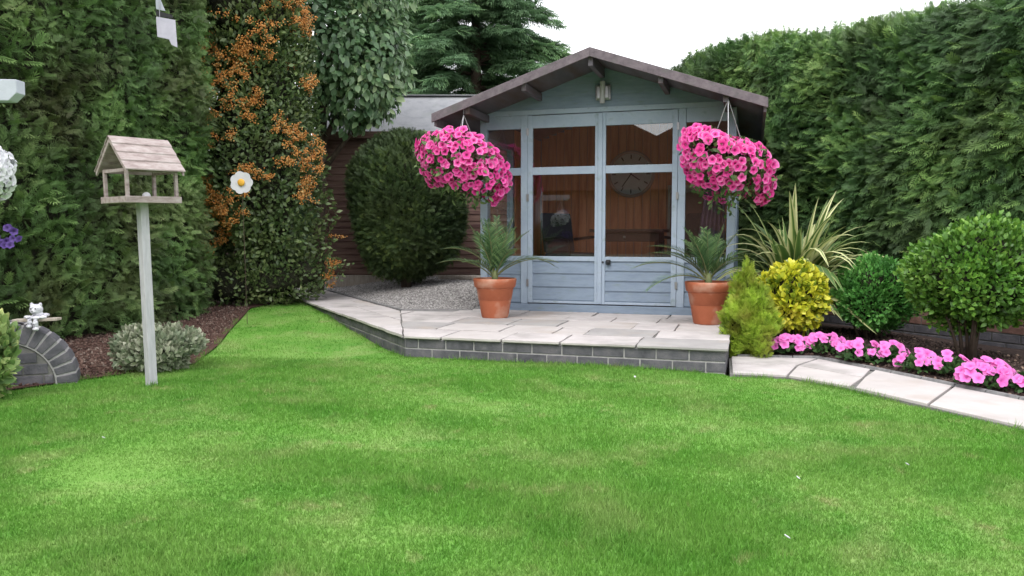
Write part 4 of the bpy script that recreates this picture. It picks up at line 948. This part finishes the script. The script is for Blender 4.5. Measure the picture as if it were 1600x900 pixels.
potted((1.69, 6.76, PT+.002), 9, 'terracotta pot beside the golden conifer on the terrace', 'small palm in the right terracotta pot with fronds over the door',
       [(180, .4, .66, 1.35), (175, .8, .70, 1.25), (195, 1.1, .62, 1.2), (165, .55, .6, 1.2), (10, .45, .5, 1.1), (90, .15, .5, .4), (250, .15, .48, .4), (205, .25, .5, .5), (340, .25, .5, .5), (120, .3, .5, .9), (60, .3, .52, .7), (310, .5, .45, 1.1), (0, .1, .5, .3), (150, .2, .52, .5), (30, .7, .5, 1.0), (190, .55, .5, .9)])

# ------------------------------------------------------------------ hanging baskets
def petal_disc(nl=5, notch=.80, cup=.18, rings=((0, -.35, 0.), (.22, -.02, .12), (.55, .10, .55), (1, .18, 1.))):
    V = [(0, 0, rings[0][1])]; T = [rings[0][2]]; m_ = nl*4
    for r_, z, t in rings[1:]:
        for k in range(m_):
            a = 2*PI*k/m_; f = 1 if r_ < .3 else 1-(1-notch)*(r_**2)*abs(math.cos(nl*a/2))**3
            V.append((r_*f*math.cos(a), r_*f*math.sin(a), z+.05*r_*math.cos(nl*a))); T.append(t)
    F = [(0, 1+k, 1+(k+1) % m_) for k in range(m_)]
    for j in range(len(rings)-2):
        for k in range(m_):
            a, b_ = 1+j*m_+k, 1+j*m_+(k+1) % m_; c, d = a+m_, b_+m_; F += [(a, c, d), (a, d, b_)]
    V = np.array(V); V = V[:, [0, 2, 1]]*np.array((1, 1, -1)); return V, np.array(F), np.array(T)   # faces along +y
PET, PETF, PETT = petal_disc()
def flowers(P, face, size, rnd=.3):
    n = len(P); V, F, T = place(PET, PETF, P, face+unit(n)*rnd, unit(n)+np.array((0, 0, 1.)), size)
    base = np.repeat(RNG.uniform(-.16, .26, n), len(PET)); T = np.tile(PETT, n); return V, F, np.clip(T*.8+.1+base*(T > .3), 0, 1)
PETM = tmat('petunia_petals', [(0, (0.160,0.004,0.056)), (.18, (0.340,0.009,0.121)), (.42, (0.800,0.041,0.316)), (.72, (0.840,0.075,0.391)), (.92, (0.860,0.225,0.521))], .55, .25)
GRN = tmat('basket_leaves', [(0, (.03,.07,.02)), (.5, (.09,.17,.05)), (1, (.25,.33,.13))], .5, .3)
def basket(loc, drop, lean, seed, label, rx=.41, rz=.30, n=520, m=PETM, group='pink hanging baskets on the summerhouse', fsize=.040, skew=.0, bs=1.):
    root = empty('hanging_basket', loc, 0, label, 'hanging basket', group)     # origin at the hook
    c = np.array((0, 0, -drop)); nzz = NS(3, seed)
    b = MB(); b.lathe([(p*bs, q*bs) for p, q in [(0, -.17), (.10, -.155), (.17, -.10), (.20, -.02), (.205, .03), (.19, .03), (.18, -.02), (0, -.03)]], 24, tuple(c+np.array((0, 0, -.02)))); b.build('bowl', M['coir'], root, smooth=True)
    b = MB()
    for k in range(3):
        a = 2*PI*k/3+2.4; e = (math.cos(a)*.20*bs, math.sin(a)*.20*bs, -drop+.01)
        b.tube([(0, 0, -.01), (e[0], e[1], e[2])], .0042, 6)
    b.tube([(0, 0, 0), (0, 0, .05)], .006, 6); b.build('chain', M['wire'], root)
    def shp(d): 
        p = d*np.array((rx, rx*.85, rz))*(1+.19*nzz(d))[:, None]; p[:, 2] = np.where(p[:, 2] < 0, p[:, 2]*1.12, p[:, 2]); p[:, 2] += lean*p[:, 0]-np.clip(p[:, 0]*skew, 0, None)**1.0; return p
    d = unit(n*2); d = d[d[:, 2] > -.75][:n]; P = shp(d)*RNG.uniform(.86, 1.04, (len(d), 1))+c
    V, F, T = flowers(P, d*.9+np.array((0, -.35, -.05)), RNG.uniform(.75, 1.15, len(d))*fsize); fast('flowers', V, F, m, root, T, smooth=True)
    nl = 1100; d = unit(nl); P = shp(d)*RNG.uniform(.6, .99 if bs == 1 else .85, (nl, 1))+c
    V, F, T = place(LEAF, LEAFF, P, d*.6+unit(nl)*.7, d+unit(nl)*.5, RNG.uniform(.04, .075, nl)*(1 if bs == 1 else .45), LEAFT); fast('foliage', V, F, GRN, root, T)
    return root
hk = ROOT-Vv*.585; hL = hk+U*-1.225; hR = hk+U*1.175
basket((hL.x, hL.y, PT+1.90), .50, -.28, 5, 'pink petunia hanging basket over the left corner of the summerhouse', rx=.385, rz=.28)
basket((hR.x, hR.y, PT+1.93), .53, -.30, 15, 'pink petunia hanging basket over the right corner of the summerhouse', rx=.385, rz=.315, skew=.0)
for p, lb in ((hL, 'left'), (hR, 'right')):
    b = MB(); b.tube([(p.x, p.y, PT+1.955), (p.x, p.y, PT+2.03)], .006, 6)
    tag(b.build('basket_hook', M['black_metal']), 'black hook under the %s eaves holding a pink basket' % lb, 'hook')

# ------------------------------------------------------------------ pink bedding plants along the path
IM = tmat('impatiens_petals', [(0, (0.330,0.020,0.185)), (.2, (0.601,0.066,0.353)), (.5, (0.757,0.145,0.521)), (1, (0.815,0.238,0.605))], .6, .25)
IG = tmat('impatiens_leaves', [(0, (.018,.05,.014)), (.5, (.045,.11,.03)), (1, (.12,.22,.07))], .45, .25)
spots = [(2.10, 6.00, .13, 24, 'leftmost pink bedding plant in front of the golden shrub'), (2.37, 5.93, .13, 20, 'pink bedding plant between the golden and the small green shrub'),
         (2.50, 5.62, .125, 18, 'pink bedding plant in front of the small green shrub'), (2.66, 5.50, .12, 15, 'sparse pink bedding plant right of the small green shrub'),
         (2.72, 5.20, .12, 15, 'pink bedding plant with a single low bloom before the round shrub'), (2.86, 5.05, .12, 13, 'thin pink bedding plant under the stems of the round shrub'),
         (2.88, 4.72, .15, 34, 'fullest pink bedding plant nearest to the path kerb'), (3.04, 4.55, .10, 6, 'small pink bedding plant at the right edge with mostly leaves')]
for i, (x, y, r_, nf, lb) in enumerate(spots):
    root = empty('bedding_plant', (x, y, gz(x, y)), 0, lb, 'flower', 'pink bedding plants along the border')
    d = unit(nf*8); d = d[(d[:, 2] > .12)]; d = d[d[:, 1] < .45][:nf]; nn_ = len(d)
    P = d*np.array((r_*1.12, r_, r_*.75))*RNG.uniform(.85, 1.1, (nn_, 1))+np.array((0, 0, .05))
    V, F, T = flowers(P, d*.6+np.array((0, -.6, .35)), RNG.uniform(.029, .039, nn_), .25); T = .30+T*.65+RNG.uniform(-.1, .1, len(T)); fast('blooms', V, F, IM, root, T, smooth=True)
    nl = 260; d = unit(nl); d[:, 2] = np.abs(d[:, 2]); P = d*np.array((r_*1.15, r_*1.05, r_*.65))*RNG.uniform(.3, 1, (nl, 1))+np.array((0, 0, .02))
    V, F, T = place(LEAF, LEAFF, P, d*.7+unit(nl)*.6+np.array((0, 0, .3)), d+unit(nl)*.4+np.array((0, 0, .6)), RNG.uniform(.03, .055, nl), LEAFT, wid=np.full(nl, 1.3)); fast('foliage', V, F, IG, root, T)

# ------------------------------------------------------------------ bird table
bt_ = empty('bird_table', (-2.235, 4.83, 0), R(55), 'weathered wooden bird table with shingle roof on a white post in the lawn', 'bird table')
bt_.rotation_euler = (R(-.4), R(-1.0), R(55))
b = MB(); b.box(-.026, .026, -.026, .026, -.06, 1.14); b.build('post', M['white_wood'], bt_, bevel=.004)
W, Dp = .165, .13
b = MB(); b.box(-W, W, -Dp, Dp, 1.14, 1.152); b.box(-W-.012, W+.012, -Dp-.012, -Dp-.0005, 1.133, 1.172); b.box(-W-.012, W+.012, Dp+.0005, Dp+.012, 1.133, 1.172)
b.box(-W-.012, -W-.0005, -Dp, Dp, 1.134, 1.171); b.box(W+.0005, W+.012, -Dp, Dp, 1.134, 1.171); b.build('tray', M['weather_wood'], bt_, bevel=.002)
for sx in (-1, 1):
    for sy in (-1, 1):
        b = MB(); cx, cy = sx*(W-.010), sy*(Dp-.010); b.box(cx-.0095, cx+.0095, cy-.0095, cy+.0095, 1.1525, 1.335); b.build('corner_post', M['weather_wood'], bt_, bevel=.002)
b = MB(); b.box(-W+.02, W-.02, -Dp, -Dp+.012, 1.315, 1.334); b.box(-W+.02, W-.02, Dp-.012, Dp, 1.315, 1.334); b.box(-W, -W+.012, -Dp+.02, Dp-.02, 1.315, 1.334); b.box(W-.012, W, -Dp+.02, Dp-.02, 1.315, 1.334); b.build('rail', M['weather_wood'], bt_)
RD, RA, RE = .175, 1.525, 1.318
b = MB()
for s in (-1, 1):
    for k in range(4):
        t0, t1 = k/4-.03, (k+1)/4; 
        def pt(t, off): return (s*RD*t, RA+(RE-RA)*t+off)
        (ya, za), (yb, zb) = pt(max(t0, 0), .004), pt(t1, .013)
        V = [(-.19, ya, za), (.19, ya, za), (.19, yb, zb), (-.19, yb, zb), (-.19, ya, za-.007), (.19, ya, za-.007), (.19, yb, zb-.009), (-.19, yb, zb-.009)]
        Fq = [(0,1,2,3), (7,6,5,4), (0,4,5,1), (1,5,6,2), (2,6,7,3), (3,7,4,0)]
        if s > 0: Fq = [tuple(reversed(f)) for f in Fq]
        b.add(V, Fq)
rf = b.build('roof', M['weather_wood'], bt_, bevel=.0015)
for sx in (-1, 1):
    for s in (-1, 1):
        b = MB(); x0, x1 = sorted((sx*.172, sx*.184)); V = []
        for x in (x0, x1): V += [(x, 0, RA-.008), (x, s*RD*.96, RE+.004), (x, s*RD*.96, RE-.018), (x, 0, RA-.034)]
        b.add(V, [(0,1,2,3), (7,6,5,4), (0,4,5,1), (1,5,6,2), (2,6,7,3), (3,7,4,0)]); b.build('barge_strip', M['weather_wood'], bt_)
b = MB(); b.ball((-.03, -.06, 1.176), .024, 12, 8); o = b.build('food_ball', M['petal_white'], smooth=True); o.parent = None
fbm = Matrix.Translation((-2.235, 4.83, 0)) @ Matrix.Rotation(R(55), 4, 'Z'); o.matrix_world = fbm; tag(o, 'small pale food ball lying on the bird table tray', 'bird food')

# ------------------------------------------------------------------ brick arch, perch and ornament on the left
ar = empty('brick_arch', (-3.13, 4.80, 0), R(24), 'small arched wall of radial grey bricks at the left lawn edge', 'brick wall')
Ro, Ri = .40, .285
b = MB(); mo = MB(); nbk = 17
for k in range(nbk):
    a0 = PI*k/nbk+.020; a1 = PI*(k+1)/nbk-.020
    pts = [(Ri*math.cos(a0), Ri*math.sin(a0)), (Ro*math.cos(a0), Ro*math.sin(a0)), (Ro*math.cos(a1), Ro*math.sin(a1)), (Ri*math.cos(a1), Ri*math.sin(a1))]
    b.prism(pts, random.uniform(-.003, .002), .22)
b.build('voussoirs', M['brick_grey'], ar, bevel=.004)
pts = [((Ri-.012)*math.cos(PI*k/40), (Ri-.012)*math.sin(PI*k/40)) for k in range(41)]+[((Ro-.004)*math.cos(PI*k/40), (Ro-.004)*math.sin(PI*k/40)) for k in range(40, -1, -1)]
V = []
for k in range(41):
    a = PI*k/40
    for r_ in (Ri-.010, Ro-.005):
        for y in (.006, .212): V.append((r_*math.cos(a), y, r_*math.sin(a)))
Fm = []
for k in range(40):
    i = 4*k; j = i+4; Fm += [(i, j, j+2, i+2), (i+1, i+3, j+3, j+1), (i+2, j+2, j+3, i+3), (i, i+1, j+1, j)]
mo.add(V, Fm); mo.build('arch_mortar', M['mortar'], ar)
b = MB()
for c in range(4):
    z = c*.072; hw = math.sqrt(max(0, (Ri-.016)**2-(z+.06)**2)); x = -hw
    x = -.215*2-(.11 if c % 2 else 0)
    while x < hw:
        x0, x1 = max(-hw, x), min(hw, x+.205)
        if x1-x0 > .02: b.box(x0, x1, .012, .20, z, z+.062)
        x += .215
b.build('infill_bricks', M['brick_grey'], ar, bevel=.003)
mo = MB(); pts = [((Ri-.014)*math.cos(PI*k/24), (Ri-.014)*math.sin(PI*k/24)) for k in range(25)]; mo.prism(pts, .018, .195); mo.build('infill_mortar', M['mortar_dark'], ar)
b = MB(); b.box(-3.9, -3.02, 4.36, 4.46, -.05, .045, None); o = b.build('edging_stone', M['pale_timber'], bevel=.01); o.rotation_euler.z = 0
tag(o, 'pale stone edging strip at the lawn edge below the brick arch', 'edging')
b = MB(); Mx = Matrix.Translation((-2.975, 4.90, .412)) @ Matrix.Rotation(R(-2), 4, 'Y'); b.box(-.135, .145, -.035, .025, -.008, .010, Mx)
tag(b.build('plank', M['pale_timber'], bevel=.003), 'short wooden plank resting on top of the brick arch', 'plank')
b = MB(); o3 = (-2.965, 4.885, .424)
def bb(x, y, z, r_): b.ball((x, y, z), r_, 12, 9)
bb(0, 0, .055, (.040, .034, .035)); bb(-.027, .0, .083, (.012, .008, .016)); bb(.027, 0, .083, (.012, .008, .016)); bb(0, -.030, .045, (.016, .014, .012))
bb(.008, .008, .012, (.036, .03, .032)); bb(-.045, -.015, .008, (.026, .016, .012)); bb(.045, -.012, .008, (.026, .016, .012)); bb(-.02, -.040, .006, (.024, .014, .012)); bb(.02, -.040, .006, (.024, .014, .012))
bb(-.015, -.048, -.02, (.015, .013, .022)); bb(.022, -.05, -.03, (.017, .014, .030)); bb(.024, -.054, -.062, (.020, .016, .012)); bb(-.016, -.052, -.045, (.018, .015, .012)); bb(.05, .01, .02, (.03, .012, .012))
cat = b.build('animal_figurine', M['ornament'], smooth=True); cat.location = o3
rm = cat.modifiers.new('skin', 'REMESH'); rm.mode = 'VOXEL'; rm.voxel_size = .004; rm.use_smooth_shade = True
tag(cat, 'small white and grey animal ornament clinging to the plank on the brick arch', 'ornament')
b = MB()
for s in (-1, 1): b.ball((s*.014, -.033, .062), .0045, 8, 6)
b.ball((0, -.044, .048), .004, 8, 6); b.build('eyes_and_nose', M['black_metal'], cat, smooth=True)

# ------------------------------------------------------------------ daisy stake, plates, beam, white flower basket
ds = empty('flower_stake', (-2.64, 7.75, .05), 0, 'white metal daisy with yellow centre on a thin stake before the pyracantha', 'garden ornament')
zf = .95+(365-286)/1230*7.75-.05
b = MB(); b.tube([(.02, 0, 0), (.01, 0, zf*.5), (0, 0, zf)], .003, 6); b.build('stake', M['bark'], ds)
b = MB(); V = [(0, -.012, zf)]; m_ = 42
for k in range(m_):
    a = 2*PI*k/m_; r_ = .098+.014*abs(math.cos(3.5*a)); V.append((r_*math.cos(a), -.020, zf+r_*math.sin(a)))
V += [(x, y+.008, z) for x, y, z in V]; Fd = [(0, 1+(k+1) % m_, 1+k) for k in range(m_)]; Fd += [tuple(reversed([q+m_+1 for q in f])) for f in Fd]+[(1+k, 1+(k+1) % m_, m_+2+(k+1) % m_, m_+2+k) for k in range(m_)]
b.add(V, Fd); b.build('petals', M['petal_white'], ds)
b = MB(); b.ball((0, -.028, zf), (.036, .014, .036), 14, 8); b.build('flower_centre', M['petal_centre'], ds, smooth=True)

hp = empty('hanging_plate', (-3.05, 7.35, 3.1), 0, 'pale lilac square plate hanging in front of the tall left hedge', 'garden ornament')
def plate(b, pts, y0): b.prism([(x/167, (y-45)/-167) for x, y in pts], y0, y0+.006)
b = MB(); plate(b, [(-15, 36), (14, 41), (16, 82), (7, 78), (4, 70), (-14, 66)], 0); b.build('lower_plate', M['plate'], hp, bevel=.002)
b = MB(); plate(b, [(-17, -8), (-12, 2), (-2, 27), (-16, 24)], .02); b.build('upper_plate', M['beam_paint'], hp, bevel=.002)
b = MB(); plate(b, [(-16, 26), (9, 33), (10, 38), (-15, 35)], .01); b.build('dark_bracket', M['black_metal'], hp)
b = MB(); b.tube([(-.06, .01, .05), (-.06, .012, .6), (-.05, .6, 1.15)], .003, 6); b.build('wire', M['wire'], hp)
hp.location = ((274-800)/1230*7.35, 7.30, .95+(365-45)/1230*7.35)

pg = empty('pergola', (-2.6, 3.3, 0), 0, 'pale painted pergola beam with cut corner entering at the left edge', 'pergola')
zb = .95+(365-143)/1230*3.3
b = MB(); xr = (44-800)/1230*3.3+2.6
b.prism([(xr-.9, zb-.046), (xr-.035, zb-.052), (xr, zb-.020), (xr, zb+.034), (xr-.9, zb+.052)], -.03, .03); b.build('beam', M['beam_paint'], pg, bevel=.003)
b = MB(); b.box(xr-.62, xr-.53, -.045, .045, 0, zb+.15); b.build('post', M['beam_paint'], pg, bevel=.004)
WP = tmat('white_petals', [(0, (.30,.28,.34)), (.3, (.62,.60,.66)), (1, (.80,.80,.84))], .6, .25)
wb_ = basket((-2.20, 3.262, zb-.052), .29, .0, 41, 'white and purple flower basket hanging from the pergola beam', rx=.155, rz=.125, n=420, m=WP, group=None, fsize=.020, bs=.5)
n_ = 46; d = unit(n_); PUR = tmat('purple_petals', [(0, (.03,.01,.08)), (1, (.10,.05,.26))], .6, .2)
P = np.concatenate([d[:16]*.05+np.array((.05, -.05, -.20)), d[16:]*np.array((.10, .06, .05))+np.array((.08, -.04, -.56))])
V, F, T = flowers(P, np.tile((0.1, -.8, .1), (n_, 1)), np.full(n_, .017), .4); fast('purple_flowers', V, F, PUR, wb_, T)

# fallen petals
for i, (px, py_, lb) in enumerate(((1241, 855, 'white petal on the grass nearest the camera, right of centre'), (1429, 746, 'white petal on the grass below the right hand path'), (1256, 766, 'small white petal on the grass left of the one below the path'), (152, 701, 'white petal on the grass in front of the bird table'), (1394-400, 565+33, 'tiny white petal on the grass close to the brick step'))):
    Y = .95*1230/(py_-365)*(.985 if py_ > 800 else 1); X = (px-800)/1230*Y
    b = MB(); b.ball((0, 0, 0), (.007, .014 if i == 0 else .009, .0025), 8, 5); o = b.build('fallen_petal', M['petal_white'], smooth=True)
    o.location = (X, Y, float(g_lawn(X, Y))+.030); o.rotation_euler = (R(35), R(random.uniform(-20, 20)), random.uniform(0, 3)); tag(o, lb, 'petal', 'fallen petals on the lawn')

# ------------------------------------------------------------------ bungalow behind the camera, seen only in the glass
hs = empty('bungalow', (-7.3, -14.0, .15), R(-23), 'brick bungalow with brown tiled gables reflected in the summerhouse glass', 'house')
b = MB(); b.box(-11, 11, -4, 0, 0, 2.6); b.build('wall', M['housebrick'], hs)
for cx in (-5.3, 3.9):
    b = MB(); b.prism([(cx-8.6, 2.45), (cx+8.6, 2.45), (cx, 6.75)], -4-.02*cx, .7+.01*cx); b.build('roof', M['tile'], hs)
    f = MB(); f.box(cx-1.6, cx+1.6, .002, .06, .5, 2.2); wf = f.build('window', M['furn_wood'], hs, bevel=.01)
    f = MB(); f.box(cx-1.5, cx-.05, .061, .07, .6, 2.1); f.box(cx+.05, cx+1.5, .061, .07, .6, 2.1); f.build('pane', M['black_metal'], wf)
for ch_ in range(1):
    f = MB(); f.box(-.9, .4, .004, .07, .05, 2.15); f.build('door', M['furn_wood'], hs, bevel=.01)
